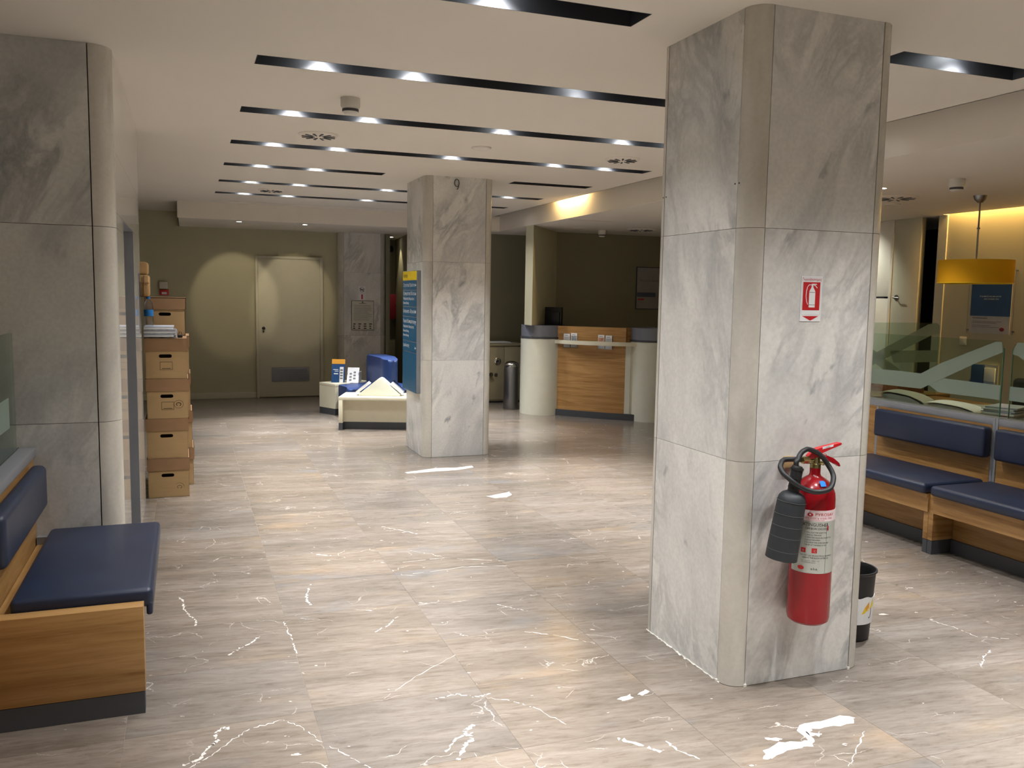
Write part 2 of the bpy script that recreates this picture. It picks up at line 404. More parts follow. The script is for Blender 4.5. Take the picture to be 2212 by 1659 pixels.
# ------------------------------------------------------------------ floor of separate slabs
fl = struct(box('floor', -3.4, 7.6, -3.0, 15.0, -0.12, -0.0015, m_grout))
TX, TY, X0, Y0 = 0.6425, 0.4985, -0.227, 2.143
tile_me = None
bmt = bmesh.new(); bm_box(bmt, -TX / 2 + 0.0005, TX / 2 - 0.0005, -TY / 2 + 0.0005, TY / 2 - 0.0005, -0.02, 0)
tile_me = bpy.data.meshes.new('tile'); bmesh.ops.recalc_face_normals(bmt, faces=bmt.faces); bmt.to_mesh(tile_me); bmt.free(); tile_me.materials.append(m_floor)
bmr = bmesh.new(); ncount = 0
for i in range(-5, 12):
    for j in range(-11, 26):
        cx = X0 + (i + 0.5) * TX; cy = Y0 + (j + 0.5) * TY
        if cy < -2.8 or cy > 14.9 or cx < -3.3 or cx > 7.5: continue
        # in view: between the two side limits of the view at this depth
        near = cy > 1.7 and cy < 12.2 and cx > -0.16 * cy - 0.35 - 0.2 and cx < 1.12 * cy + 0.6 and cx > -0.7 and cx < 5.0 and not (cx > 4.9 and cy < 5)
        if near and ncount < 298:
            t = bpy.data.objects.new('tile', tile_me); C.objects.link(t); t.parent = fl; t.location = Vector((cx, cy, 0)) - WL[fl.name]; ncount += 1
        else:
            bm_box(bmr, cx - TX / 2 + 0.0005, cx + TX / 2 - 0.0005, cy - TY / 2 + 0.0005, cy + TY / 2 - 0.0005, -0.02, 0)
o = mesh('outlying_tiles', bmr, m_floor, fl, (0, 0, 0)); o['kind'] = 'stuff'
# white quartz figures in the slabs
blobs = [[(1.807, 2.31), (1.844, 2.354), (1.925, 2.389), (1.987, 2.368), (2.037, 2.368), (2.04, 2.429), (2.099, 2.474), (2.17, 2.465), (2.272, 2.472), (2.314, 2.446), (2.278, 2.414), (2.19, 2.414), (2.105, 2.425), (2.068, 2.413), (2.064, 2.369), (2.023, 2.326), (1.976, 2.329), (1.917, 2.329), (1.838, 2.305)],
    [(2.069, 2.419), (2.114, 2.387), (2.095, 2.376), (2.063, 2.387)], [(1.9, 2.435), (1.957, 2.405), (1.931, 2.397), (1.896, 2.416)],
    [(1.769, 7.305), (1.881, 7.336), (2.071, 7.411), (2.256, 7.38), (2.423, 7.422), (2.405, 7.338), (2.246, 7.275), (2.071, 7.261), (1.9, 7.247), (1.774, 7.242)],
    [(2.154, 6.24), (2.261, 6.274), (2.382, 6.339), (2.369, 6.242), (2.298, 6.165), (2.202, 6.161)],
    [(1.634, 2.874), (1.688, 2.907), (1.686, 2.878), (1.649, 2.857)], [(1.541, 2.864), (1.603, 2.885), (1.605, 2.851), (1.56, 2.841)]]
strokes = [([(-0.057, 4.579), (-0.039, 4.489), (-0.035, 4.38), (-0.01, 4.295), (0.021, 4.222), (0.012, 4.152)], .007), ([(0.599, 4.577), (0.563, 4.452), (0.543, 4.329), (0.56, 4.254)], .008),
    ([(0.144, 3.763), (0.196, 3.823), (0.255, 3.884), (0.282, 3.93)], .007), ([(0.405, 4.097), (0.412, 3.962), (0.419, 3.803), (0.421, 3.686)], .004),
    ([(-0.038, 2.894), (0.012, 2.922), (0.051, 2.997), (0.074, 3.028), (0.068, 3.081), (0.093, 3.118), (0.116, 3.1)], .010),
    ([(-0.08, 2.80), (-0.02, 2.88), (0.05, 2.93), (0.119, 3.013), (0.185, 3.076), (0.301, 3.108), (0.358, 3.035), (0.406, 2.916), (0.469, 2.813), (0.538, 2.685)], .0035),
    ([(1.435, 3.991), (1.495, 3.917), (1.555, 3.85)], .004), ([(0.685, 3.152), (0.854, 3.31), (1.062, 3.459)], .0025), ([(1.447, 3.605), (1.564, 3.526), (1.695, 3.382)], .004),
    ([(0.827, 2.644), (0.876, 2.723), (0.913, 2.76), (0.897, 2.817), (0.95, 2.85)], .012), ([(0.80, 2.70), (0.86, 2.78), (0.93, 2.80)], .006), ([(0.87, 3.09), (0.958, 3.101), (1.037, 3.054), (1.089, 3.066)], .005),
    ([(1.046, 3.051), (1.151, 2.975), (1.214, 2.894), (1.272, 2.725)], .0035), ([(0.787, 3.822), (0.866, 3.885), (0.934, 3.987)], .005), ([(3.392, 3.121), (3.427, 3.016), (3.436, 2.893), (3.559, 2.824)], .004),
    ([(3.164, 2.635), (3.20, 2.66), (3.262, 2.704), (3.358, 2.751)], .006), ([(2.054, 2.179), (2.152, 2.255), (2.275, 2.35)], .004), ([(1.151, 4.8), (1.406, 4.814), (1.724, 4.647)], .004), ([(1.151, 4.58), (1.458, 4.613), (1.707, 4.561)], .003),
    ([(1.40, 2.60), (1.46, 2.52), (1.50, 2.46)], .012), ([(1.55, 2.52), (1.56, 2.46), (1.60, 2.38)], .006), ([(1.20, 5.60), (1.30, 5.48), (1.38, 5.36)], .006), ([(0.7, 5.1), (0.78, 5.06)], .01)]
rv = random.Random(3)
def jag(P, k=5, a=0.006):
    out = []
    for p, q in zip(P, P[1:]):
        for i in range(k):
            t = i / k; out.append(Vector((p[0] + (q[0] - p[0]) * t + rv.uniform(-a, a), p[1] + (q[1] - p[1]) * t + rv.uniform(-a, a), 0)))
    out.append(Vector((P[-1][0], P[-1][1], 0))); return out
bm = bmesh.new()
for B in blobs:
    P = jag(B + [B[0]], 3, 0.006)[:-1]; vs = [bm.verts.new((p.x, p.y, 0.0004)) for p in P]
    try: bmesh.ops.triangulate(bm, faces=[bm.faces.new(vs)])
    except Exception: pass
for P, w in strokes:
    Q = jag(P, 9, min(w * 1.9, .0055)); L = []
    for i, q in enumerate(Q):
        d = (Q[min(i + 1, len(Q) - 1)] - Q[max(0, i - 1)]).normalized(); nrm = Vector((-d.y, d.x, 0)); ww = w * rv.uniform(0.05, 0.85)
        L.append((bm.verts.new((q + nrm * ww) + Vector((0, 0, .0004))), bm.verts.new((q - nrm * ww) + Vector((0, 0, .0004)))))
    for a, b in zip(L, L[1:]):
        if rv.random() > .16: bm.faces.new((a[0], b[0], b[1], a[1]))
o = mesh('quartz_vein', bm, m_vein, fl, (0, 0, 0)); o['kind'] = 'stuff'

# ------------------------------------------------------------------ ceiling with slots
LAMPX = {0: .655, 1: 1.135, 3: 2.06, 5: 2.975, 6: 3.45}
slots = []   # x0, x1, y0, y1, lamps, label
SX0, SX1 = 0.335, 3.83
rows = [(-0.56, [(SX0, SX1, (0, 1, 3, 5, 6))]), (0.66, [(SX0, SX1, (0, 1, 3, 5, 6))]), (1.87, [(SX0, SX1, (0, 1, 3, 5, 6))]),
        (3.08, [(SX0, 1.717, (0, 1)), (2.972, 3.83, (6,))]), (4.32, [(SX0, SX1, (0, 1, 3, 5, 6))]), (5.53, [(SX0, SX1, (0, 1, 3, 5, 6))]),
        (6.755, [(SX0, 3.815, (0, 1, 3, 5, 6))]), (7.96, [(SX0, 1.737, (0, 1)), (2.99, 3.83, ())]), (9.18, [(SX0, 3.81, (0, 1, 3, 5, 6))]), (10.30, [(SX0, 3.80, (0, 1, 3, 5, 6))])]
names = {(4.32, SX0): 'long black ceiling slot in front of the smoke detector, first whole one in view', (5.53, SX0): 'long black ceiling slot just behind the smoke detector, with four glowing spots',
         (6.755, SX0): 'long black ceiling slot just behind the round vent and speaker disc', (7.96, SX0): 'short black ceiling slot ending before the middle pillar on its left', (7.96, 2.99): 'short unlit black ceiling slot to the right of the middle pillar',
         (9.18, SX0): 'black ceiling slot second from the far soffit, reappearing right of the middle pillar', (10.30, SX0): 'farthest black ceiling slot with lamps, nearest the far soffit',
         (3.08, SX0): 'black ceiling slot cut off by the top edge of the photo', (3.08, 2.972): 'short black ceiling slot at the upper right, right of the near pillar',
         (1.87, SX0): 'black ceiling slot overhead before the first visible one', (0.66, SX0): 'black ceiling slot directly above the viewer', (-0.56, SX0): 'black ceiling slot behind the viewer'}
holes = []
def cells(name, x0, x1, y0, y1, z, holes, mat):
    xs = sorted({x0, x1} | {v for h in holes for v in h[:2]}); ys = sorted({y0, y1} | {v for h in holes for v in h[2:4]})
    bm = bmesh.new(); vd = {}
    def V(x, y):
        k = (round(x, 4), round(y, 4))
        if k not in vd: vd[k] = bm.verts.new((x, y, z))
        return vd[k]
    for a, b in zip(xs, xs[1:]):
        for c, d in zip(ys, ys[1:]):
            mx, my = (a + b) / 2, (c + d) / 2
            if any(h[0] < mx < h[1] and h[2] < my < h[3] for h in holes): continue
            bm.faces.new((V(a, c), V(a, d), V(b, d), V(b, c)))
    g = bmesh.ops.extrude_face_region(bm, geom=list(bm.faces)); bmesh.ops.translate(bm, verts=[v for v in g['geom'] if isinstance(v, bmesh.types.BMVert)], vec=(0, 0, 0.012))
    return mesh(name, bm, mat, None, (0, 0, 0))
for y, segs in rows:
    for x0, x1, L in segs: holes.append((x0, x1, y, y + 0.175))
holes.append((0.32, 3.8, 11.28, 11.34))
ce = struct(cells('ceiling', -3.3, 4.05, -2.95, 11.6, H, holes, m_ceil))
struct(box('ceiling', -3.3, 4.2, 11.6, 15.0, H + 0.0, H + 0.1, m_ceil))
for y, segs in rows:
    for x0, x1, L in segs:
        s = thing('light_slot', names[(y, x0)], 'ceiling light', ((x0 + x1) / 2, y + 0.0875, H), 0, 'black light slots in the ceiling')
        d = 0.16; y1 = y + 0.175; bm = bmesh.new(); w = 0.003
        bm_box(bm, x0, x1, y, y + w, H, H + d); bm_box(bm, x0, x1, y1 - w, y1, H, H + d)
        bm_box(bm, x0, x0 + w, y + w, y1 - w, H, H + d); bm_box(bm, x1 - w, x1, y + w, y1 - w, H, H + d); bm_box(bm, x0, x1, y, y1, H + d, H + d + 0.006)
        mesh('channel', bm, m_slot, s, ((x0 + x1) / 2, y + 0.0875, H))
        for k in L:
            lx = LAMPX[k]; ly = y + 0.095
            sp = lathe('spotlight', [(0.0, 0.05), (0.038, 0.05), (0.038, 0.0), (0.034, 0.0), (0.030, 0.012)], m_black, s, (lx, ly, H + 0.105), 16)
            lathe('lens', [(0.0, 0.004), (0.032, 0.004)], m_slotlamp, sp, (lx, ly, H + 0.105), 16)
            dim = 0.25 if (k == 3 and abs(y - 4.32) < .01) else 1.0
            light('spot_light', 'SPOT', (lx, ly, H + 0.102), SPOT_W * dim, SPOT_COL, 0.03, (0, 0, 0), 42, 1.0, parent=s)
            light('spot_spill', 'SPOT', (lx, ly, H + 0.102), WIDE_W * dim, SPOT_COL, 0.03, (0, 0, 0), 112, 0.8, parent=s)
# thin white slot near the far soffit
o = tag(box('slot_diffuser', 0.32, 3.8, 11.28, 11.34, H + 0.012, H + 0.03, m_white), 'thin white linear air slot in the ceiling before the far soffit', 'vent')
# lid over the ceiling void so nothing leaks
struct(box('trim_1', 4.04, 4.16, -2.95, 11.6, H + 0.16, H + 0.17, m_ceil)); struct(box('trim_2', 4.04, 4.05, -2.95, 11.6, H, H + 0.16, m_ceil))
# fascia and lowered ceilings
struct(box('trim_3', 4.13, 4.16, -2.95, 11.58, HL, H + 0.16, m_ceil))
lowh = [(4.20, 4.80, 9.33, 9.37)]
struct(cells('ceiling', 4.16, 7.24, -2.95, 12.3, HL, lowh, m_ceil))
struct(box('trim_4', 4.01, 4.16, 11.55, 11.60, HL, H, m_ceil))
struct(box('ceiling', -0.07, 4.16, 11.60, 14.4, HL - 0.005, HL + 0.02, m_ceil)); struct(box('trim_5', -0.07, 4.01, 11.58, 11.60, HL - 0.005, H, m_ceil)); struct(box('trim_6', -0.072, -0.06, 11.60, 13.2, HL - 0.005, H, m_ceil))
o = tag(box('linear_vent', 4.20, 4.80, 9.33, 9.37, HL + 0.004, HL + 0.03, m_dgrey), 'thin dark linear vent in the low ceiling above the service counter', 'vent')

# ------------------------------------------------------------------ walls
struct(box('wall_far', -3.3, 2.84, 13.15, 13.25, 0, H + 0.1, m_wall))
struct(box('wall_left', -3.4, -3.3, -3, 13.25, 0, H + 0.1, m_wall)); struct(box('wall_back', -3.3, 7.4, -3.1, -3.0, 0, H + 0.1, m_wall))
struct(box('baseboard_far', -3.3, 0.955, 13.13, 13.15, 0, 0.085, m_trimp, bev=0.003))
struct(box('baseboard_far', 1.915, 2.13, 13.13, 13.15, 0, 0.085, m_trimp, bev=0.003))
# corridor behind
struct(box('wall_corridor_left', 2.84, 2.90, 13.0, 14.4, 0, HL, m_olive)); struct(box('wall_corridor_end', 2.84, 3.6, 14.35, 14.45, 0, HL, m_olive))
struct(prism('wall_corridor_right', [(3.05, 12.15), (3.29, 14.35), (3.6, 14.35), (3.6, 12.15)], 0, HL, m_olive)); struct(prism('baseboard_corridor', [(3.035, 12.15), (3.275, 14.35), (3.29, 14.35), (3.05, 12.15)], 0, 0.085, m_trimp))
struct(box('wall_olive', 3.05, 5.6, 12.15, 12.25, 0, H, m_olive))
# turned wall behind the counter, its bright end and the far room wall
struct(prism('wall_turned', [(4.14, 10.30), (4.14, 10.56), (4.72, 11.27), (4.88, 11.25)], 1.177, HL, m_wall)); struct(prism('wall_turned', [(4.50, 10.98), (4.72, 11.27), (4.88, 11.25), (4.63, 10.95)], 0, 1.176, m_wall))
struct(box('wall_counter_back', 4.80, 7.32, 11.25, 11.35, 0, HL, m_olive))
# right wall with its openings
struct(box('wall_right', 7.32, 7.42, -3.0, 6.845, 0, 2.75, m_wall)); struct(box('trim_7', 7.305, 7.42, 6.845, 6.955, 0, HL, m_trimp))
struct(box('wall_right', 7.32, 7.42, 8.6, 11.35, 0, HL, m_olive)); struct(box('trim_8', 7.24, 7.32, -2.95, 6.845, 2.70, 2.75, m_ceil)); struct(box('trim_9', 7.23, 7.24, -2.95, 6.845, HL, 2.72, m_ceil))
struct(box('ceiling', 7.24, 9.2, 6.845, 12.3, HL, HL + 0.02, m_ceil))
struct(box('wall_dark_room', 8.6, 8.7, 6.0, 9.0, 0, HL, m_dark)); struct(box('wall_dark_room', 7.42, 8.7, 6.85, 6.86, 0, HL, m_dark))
d2 = struct(box('door_2', 7.30, 7.36, 7.17, 7.545, 0.01, HL, m_trimp, bev=0.002))
hd = lathe('door_handle', [(0, 0), (0.03, 0), (0.03, 0.008), (0, 0.008)], m_steel, d2, (7.30, 7.46, 1.60), 16, Matrix.Rotation(-PI / 2, 4, 'Y')); tube('lever', [(7.29, 7.46, 1.60), (7.25, 7.46, 1.60), (7.25, 7.38, 1.595)], 0.008, m_steel, hd)
struct(box('trim_10', 7.29, 7.36, 7.545, 7.575, 0, HL, m_white)); struct(box('wall_panel', 7.31, 7.36, 7.575, 8.6, 1.61, HL, m_white, bev=0.002)); struct(box('wall_panel', 7.31, 7.36, 7.575, 8.6, 0, 1.59, m_white, bev=0.002))
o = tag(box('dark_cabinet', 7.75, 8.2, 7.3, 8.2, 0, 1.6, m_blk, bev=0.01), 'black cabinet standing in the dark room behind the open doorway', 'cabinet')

# ------------------------------------------------------------------ marble pillars
def rc(cx, cy, r, a0, a1, n=6): return [(cx + r * math.cos(a0 + (a1 - a0) * i / n), cy + r * math.sin(a0 + (a1 - a0) * i / n)) for i in range(n + 1)]
def pillar(name, label, x0, x1, y0, y1, top, seams, r=0.075):
    t = thing(name, label, 'pillar', ((x0 + x1) / 2, (y0 + y1) / 2, 0), 0, 'marble-clad pillars')
    i = 0.012; g = 0.0035
    box('joint_filler', x0 + i, x1 - i, y0 + i, y1 - i, 0, top, m_joint, t, bev=0.05)
    zs = [0.0] + list(seams) + [top]
    for a, b in zip(zs, zs[1:]):
        za, zb = a + (0.0008 if a > 0 else 0.002), b - (0.0008 if b < top else 0)
        for nm, args in (('f', (x0 + r + g, x1 - r - g, y0, y0 + 0.03)), ('b', (x0 + r + g, x1 - r - g, y1 - 0.03, y1)), ('l', (x0, x0 + 0.03, y0 + r + g, y1 - r - g)), ('r', (x1 - 0.03, x1, y0 + r + g, y1 - r - g))):
            box('marble_slab', *args, za, zb, m_marble, t)
        for cx, cy, a0 in ((x0 + r, y0 + r, PI), (x1 - r, y0 + r, 1.5 * PI), (x1 - r, y1 - r, 0), (x0 + r, y1 - r, PI / 2)):
            P = rc(cx, cy, r + 0.001, a0, a0 + PI / 2, 8); Q = rc(cx, cy, r - 0.03, a0, a0 + PI / 2, 8)[::-1]
            prism('corner_piece', P + Q, za, zb, m_marblec, t, smooth=True)
    return t
near = pillar('pillar', 'large white marble pillar in front with the red fire extinguisher hung on it', 2.0, 2.675, 2.80, 3.50, H, (0.917, 1.824))
for x_, y_, z_ in ((1.9995, 2.868, 1.995), (1.9995, 2.895, 1.995), (1.9995, 3.41, 1.995), (1.9995, 3.435, 1.995)): lathe('anchor_hole', [(0, 0), (.0035, 0), (.0035, .001), (0, .001)], m_blackink, near, (x_, y_, z_), 8, Matrix.Rotation(-PI / 2, 4, 'Y'))
bm = bmesh.new(); rq = random.Random(9)
for k in range(44):
    y_ = 2.86 + k * .0135; w_ = rq.uniform(.001, .006 + .006 * (10 < k < 30)); bm_box(bm, 1.9995 - w_, 2.0, y_, y_ + .0138, 0.0002, .0012 + rq.uniform(0, .003))
for x_, y_ in ((2.0, 2.877), (2.078, 2.80), (2.597, 2.80)): bm_box(bm, x_ - .006, x_ + .006, y_ - .006, y_ + .004, 0.0002, .010)
mesh('caulk_line', bm, m_white, near, (2.0, 3.1, 0))['kind'] = 'stuff'
farp = pillar('pillar', 'white marble pillar in the middle carrying the blue and yellow directory sign', 2.092, 2.765, 7.905, 8.66, H, (0.93, 1.855))
colb = pillar('pillar', 'dim grey marble pillar at the far wall with a framed notice and small signs', 2.13, 2.84, 13.0, 13.6, HL - 0.005, (0.92, 1.855))
# left block with a recess
lb = thing('lobby_pier', 'wide marble pier on the left with a rounded corner and recessed opening', 'pillar', (-1.0, 5.5, 0))
XP = -0.295
box('joint_filler', -3.2, XP - 0.05, 4.46, 6.69, 0, H - .001, m_joint, lb)
for a, b in ((0.002, 0.929), (0.931, 1.834), (1.836, H - .001)):
    for xa, xb in ((-0.39, -1.30), (-1.302, -2.20), (-2.202, -3.2)): box('marble_slab', xb, xa - 0.003, 4.43, 4.47, a, b, m_marble, lb)
    P = rc(-0.388, 4.523, 0.093, -PI / 2, 0, 8); Q = rc(-0.388, 4.523, 0.05, -PI / 2, 0, 8)[::-1]; prism('corner_piece', P + Q, a, b, m_marblec, lb, smooth=True)
m_pol = marble_white('polished_marble', 0.12, 0.5); m_pol.node_tree.nodes['Principled BSDF'].inputs['Roughness'].default_value = 0.06
for (ya, yb, za, zb) in ((4.527, 5.006, 0.002, 1.834), (4.527, 5.47, 1.908, 2.19), (4.527, 5.47, 2.192, H - .001), (5.472, 6.69, 1.908, 2.192), (5.472, 6.69, 2.194, H - .001), (5.96, 6.69, 0.002, 1.906), (4.527, 5.006, 1.836, 1.906)):
    box('marble_slab', XP - 0.04, XP, ya, yb, za, zb, m_pol, lb)
box('opening_jamb', -0.56, XP - 0.002, 5.955, 5.975, 0, 1.907, m_grey, lb); box('opening_head', -0.56, XP - 0.002, 5.006, 5.96, 1.907, 1.92, m_grey, lb); box('recess_back', -0.58, -0.56, 5.0, 5.97, 0, 1.92, m_dgrey, lb)
bpy.data.objects.remove([o for o in lb.children if o.name.startswith('joint_filler')][0])
bm = bmesh.new(); bm_box(bm, -3.2, -0.59, 4.46, 6.68, 0, H - .001); bm_box(bm, -0.6, XP - 0.02, 4.53, 5.0, 0, H - .001); bm_box(bm, -0.6, XP - 0.02, 5.98, 6.68, 0, H - .001); bm_box(bm, -0.6, XP - 0.02, 5.0, 5.98, 1.93, H - .001)
mesh('joint_filler', bm, m_joint, lb, (-1, 5.5, 0))
cp = thing('call_plate', 'narrow dark metal plate on the marble pier beside the recessed opening', 'plate', (XP, 6.5, 1.45)); box('plate', XP - 0.001, XP + 0.006, 6.47, 6.56, 1.25, 1.66, m_steel, cp, bev=0.001); box('display', XP + 0.006, XP + 0.008, 6.49, 6.54, 1.5, 1.6, m_blk, cp)

# ------------------------------------------------------------------ fire extinguisher
ex = thing('fire_extinguisher', 'red carbon dioxide fire extinguisher hanging on the front marble pillar', 'fire extinguisher', (2.291, 2.703, 0.274))
EX, EY = 2.291, 2.703
def exl(name, prof, mat, par=ex, n=40): return lathe(name, prof, mat, par, (EX, EY, 0), n)
body = exl('cylinder_body', [(0, .286), (.045, .284), (.066, .288), (.078, .298), (.0815, .315), (.0815, .785), (.079, .808), (.070, .831), (.055, .851), (.037, .864), (.024, .872), (.0205, .880), (.0205, .905), (0, .905)], m_red)
def cyl(r, a0=0.0): return lambda u, v, w: Vector((EX + (r + w) * math.sin(a0 + u / r), EY - (r + w) * math.cos(a0 + u / r), v))
def band(name, z0, z1, mat, a0, a1, r=.0822, par=body):
    bm = bmesh.new(); n = 28; V = []
    for i in range(n + 1):
        a = a0 + (a1 - a0) * i / n; V.append([bm.verts.new((EX + rr * math.sin(a), EY - rr * math.cos(a), z)) for rr, z in ((r, z0), (r, z1), (r - .0015, z1), (r - .0015, z0))])
    for A, B in zip(V, V[1:]):
        for k in range(4): bm.faces.new((A[k], A[(k + 1) % 4], B[(k + 1) % 4], B[k]))
    return mesh(name, bm, mat, par, (EX, EY, z0), True)
lab2 = band('brand_label', .708, .750, m_labelw, -1.6, 1.5); lab1 = band('instruction_label', .502, .708, m_labelg, -1.7, 1.6)
# the camera sees the cylinder from its left: centre of the print is turned toward it
A0 = -0.65
def ct(s, size, u, v, mat, par, al='LEFT', sx=1.0): text('lettering', s, size, (lambda M: (lambda a, b, w: M(a + u, b + v, w)))(cyl(.0822, A0)), mat, par, al, 0.0006, sx=sx)
ct('PYROSAV', .0165, .004, .729, m_redink, lab2, sx=1.15); ct('ΕΜΠΟΡΙΟΥ & ΥΠΟΣ. ΠΥΡ.', .009, -.042, .7165, m_redink, lab2, sx=1.1); ct('ΕΤΑΙΡΕΙΑ ΠΥΡΟΣΒΕΣΤΗΡΩΝ', .0045, -.02, .7105, m_redink, lab2)
lm = cyl(.0824, A0); bm = bmesh.new(); bm_prism(bm, [(-.013 + .011 * math.cos(t * PI / 8), .733 + .0075 * math.sin(t * PI / 8)) for t in range(16)], .0, .0006, lm); mesh('emblem', bm, m_redink, lab2, (EX, EY, .733))
text('lettering', 'π', .012, (lambda u, v, w: lm(u - .017, v + .730, .0012)), m_labelw, lab2)
ct('EXTINGUISHER', .0185, -.048, .688, m_blackink, lab1, sx=.86); ct('CARBON DIOXIDE', .0115, -.030, .675, m_blackink, lab1, sx=.95)
for i, s in enumerate(('1. PULL OUT THE SAFETY PIN', '2. UNROLL THE HOSE', '3. OPEN THE VALVE ON THE BOTTLE', '4. HOLD THE HORN', '5. SQUEEZE THE LEVER AND AIM', 'THE JET AT THE BASE OF FIRE')): ct(s, .0074, -.030, .661 - i * .0098, m_blackink, lab1, sx=.86)
ct('DO NOT USE ON ELECTRICAL EQUIPMENT', .0074, -.043, .570, m_blackink, lab1, sx=.9); ct('AERATE THE ROOM AFTER USE', .0082, -.036, .5605, m_blackink, lab1, sx=.9)
ct('EN 3  5kg CO2   SERIAL 113B', .0055, -.040, .550, m_greyink, lab1); ct('TEST PRESSURE 250 bar', .0055, -.040, .543, m_greyink, lab1); ct('a.b.a.', .013, -.002, .517, m_blackink, lab1)
for u0, u1, v0, v1 in ((-.042, -.024, .583, .601), (-.002, .018, .583, .602)): decal('pictogram', u0, u1, v0, v1, cyl(.0822, A0), m_redink, lab1, .0006)
ct('B', .012, -.037, .587, m_labelg, lab1); ct('C', .012, .006, .587, m_labelg, lab1)
lines('ruled_line', [(-.05, .062, .669, .0006), (-.05, .062, .575, .0006), (-.05, .062, .5545, .0006), (-.05, .062, .530, .0006), (-.05, .062, .5035, .0006)] + [(.0535, .0541, .503 + i * .01, .01) for i in range(20)], cyl(.0822, A0), m_blackink, lab1, .0005)
bm = bmesh.new(); bm_prism(bm, [(-.040 + .013 * math.cos(t * PI / 8), .521 + .008 * math.sin(t * PI / 8)) for t in range(16)], .0, .0006, lm); mesh('emblem', bm, m_redink, lab1, (EX, EY, .52))
decal('sticker', .056, .062, .672, .690, cyl(.0822, A0), m_redink, lab1, .0006)
bm = bmesh.new(); bm_prism(bm, [(-.012, -.010), (.012, -.010), (.013, .008), (.006, .013), (-.013, .013)], 0, .001, lambda u, v, w: Vector((EX - .012 + u, EY - .0615 + v * .55 - w, .8495 + v * .85 + w)))
mesh('blue_sticker', bm, plain('bright_blue_sticker', rgb(40, 140, 235), 0.4), body, (EX, EY, .85))
valve = thing  # name kept free
vb = exl('valve', [(0, .903), (.021, .903), (.021, .918), (.017, .922), (.017, .945), (0, .945)], m_brass, ex, 16)
tube('outlet_pipe', [(EX - .005, EY, .934), (EX - .045, EY, .935), (EX - .075, EY - .002, .936)], .009, m_brass, vb)
bm = bmesh.new(); bm_tube(bm, [(EX - .068, EY - .004, .936), (EX - .040, EY - .004, .937)], .0155, 6); mesh('hex_nut', bm, m_brass, vb, (EX - .05, EY, .936))
tube('pressure_port', [(EX, EY - .002, .922), (EX + .034, EY - .006, .920)], .008, m_brass, vb); tube('port_cap', [(EX + .030, EY - .006, .920), (EX + .040, EY - .006, .920)], .0105, m_chrome, vb)
Mh = lambda u, v, w: Vector((u, EY - w, v))
h1 = prism('carry_handle', [(2.250, .944), (2.249, .952), (2.276, .975), (2.296, .982), (2.398, .9985), (2.406, .996), (2.407, .990), (2.400, .986), (2.318, .965), (2.296, .955), (2.290, .941), (2.266, .938)], -.011, .011, m_redh, ex, Mh, bev=.003)
decal('white_tag', 0, .052, 0, .009, lambda u, v, w: Vector((2.312 + u * .98, EY - .0112 - w, .9755 + u * .165 + v)), m_paper, h1, .0008)
text('lettering', 'A Σ 5', .008, lambda u, v, w: Vector((2.328 + u, EY - .0128, .9795 + u * .165 + v)), m_blackink, h1)
prism('squeeze_lever', [(2.284, .951), (2.30, .955), (2.34, .949), (2.374, .936), (2.400, .917), (2.408, .903), (2.400, .901), (2.380, .916), (2.350, .930), (2.31, .938), (2.284, .937)], -.009, .009, m_red, ex, Mh, bev=.0025)
tube('safety_pin_ring', [(2.322 + .009 * math.cos(a * PI / 6), EY - .013, .951 + .006 * math.sin(a * PI / 6)) for a in range(13)], .0013, m_redh, ex, 6)
hp = [(2.163, .915), (2.160, .938), (2.173, .950), (2.182, .962), (2.197, .974), (2.215, .980), (2.236, .981), (2.277, .966), (2.302, .943), (2.316, .918), (2.322, .896), (2.318, .875), (2.294, .849), (2.271, .838), (2.245, .831), (2.222, .830), (2.200, .834), (2.174, .843), (2.153, .853), (2.131, .870), (2.117, .886), (2.109, .899), (2.108, .916), (2.117, .929), (2.132, .938), (2.153, .941), (2.185, .940), (2.225, .937)]
hy = [2.655, 2.655, 2.66, 2.665, 2.67, 2.675, 2.68, 2.68, 2.67, 2.66, 2.645, 2.63, 2.61, 2.60, 2.605, 2.61, 2.615, 2.622, 2.625, 2.635, 2.65, 2.665, 2.68, 2.69, 2.70, 2.705, 2.703, 2.703]
tube('hose', catmull([(x, y, z) for (x, z), y in zip(hp, hy)], 5), .0098, m_rub, ex, 12)
hn = tube('horn_grip', [(2.168, 2.655, .925), (2.166, 2.656, .915), (2.163, 2.658, .875), (2.157, 2.66, .825), (2.154, 2.66, .80)], [.018, .023, .0215, .0225, .026], m_rub, ex, 18)
tube('grip_ring', [(2.1665, 2.656, .917), (2.1655, 2.656, .909)], .025, m_rub, hn, 18); tube('grip_ring', [(2.1635, 2.658, .881), (2.1625, 2.658, .875)], .0235, m_rub, hn, 18); tube('grip_ring', [(2.1595, 2.659, .847), (2.1590, 2.659, .841)], .0235, m_rub, hn, 18)
hc = lambda t: Vector((2.157 - .032 * t, 2.66 + .012 * t, .826 - .262 * t))
horn = tube('horn', [hc(0), hc(.03), hc(.08), hc(.14), hc(.45), hc(.8), hc(1.0)], [.026, .040, .050, .0535, .056, .059, .060], m_horn, ex, 28)
for t in (.14, .33, .5, .66, .86): tube('rib', [hc(t), hc(t + .006)], [.0542 + .006 * t, .0542 + .006 * t], m_hornl, horn, 28)
hk = thing('wall_hook', 'small tan metal bracket on the front pillar behind the extinguisher valve', 'bracket', (2.225, 2.79, .91)); box('plate', 2.205, 2.255, 2.775, 2.799, .888, .935, m_card, hk, bev=.008); box('arm', 2.262, 2.276, 2.715, 2.799, .915, .93, m_steel, hk, bev=.002)

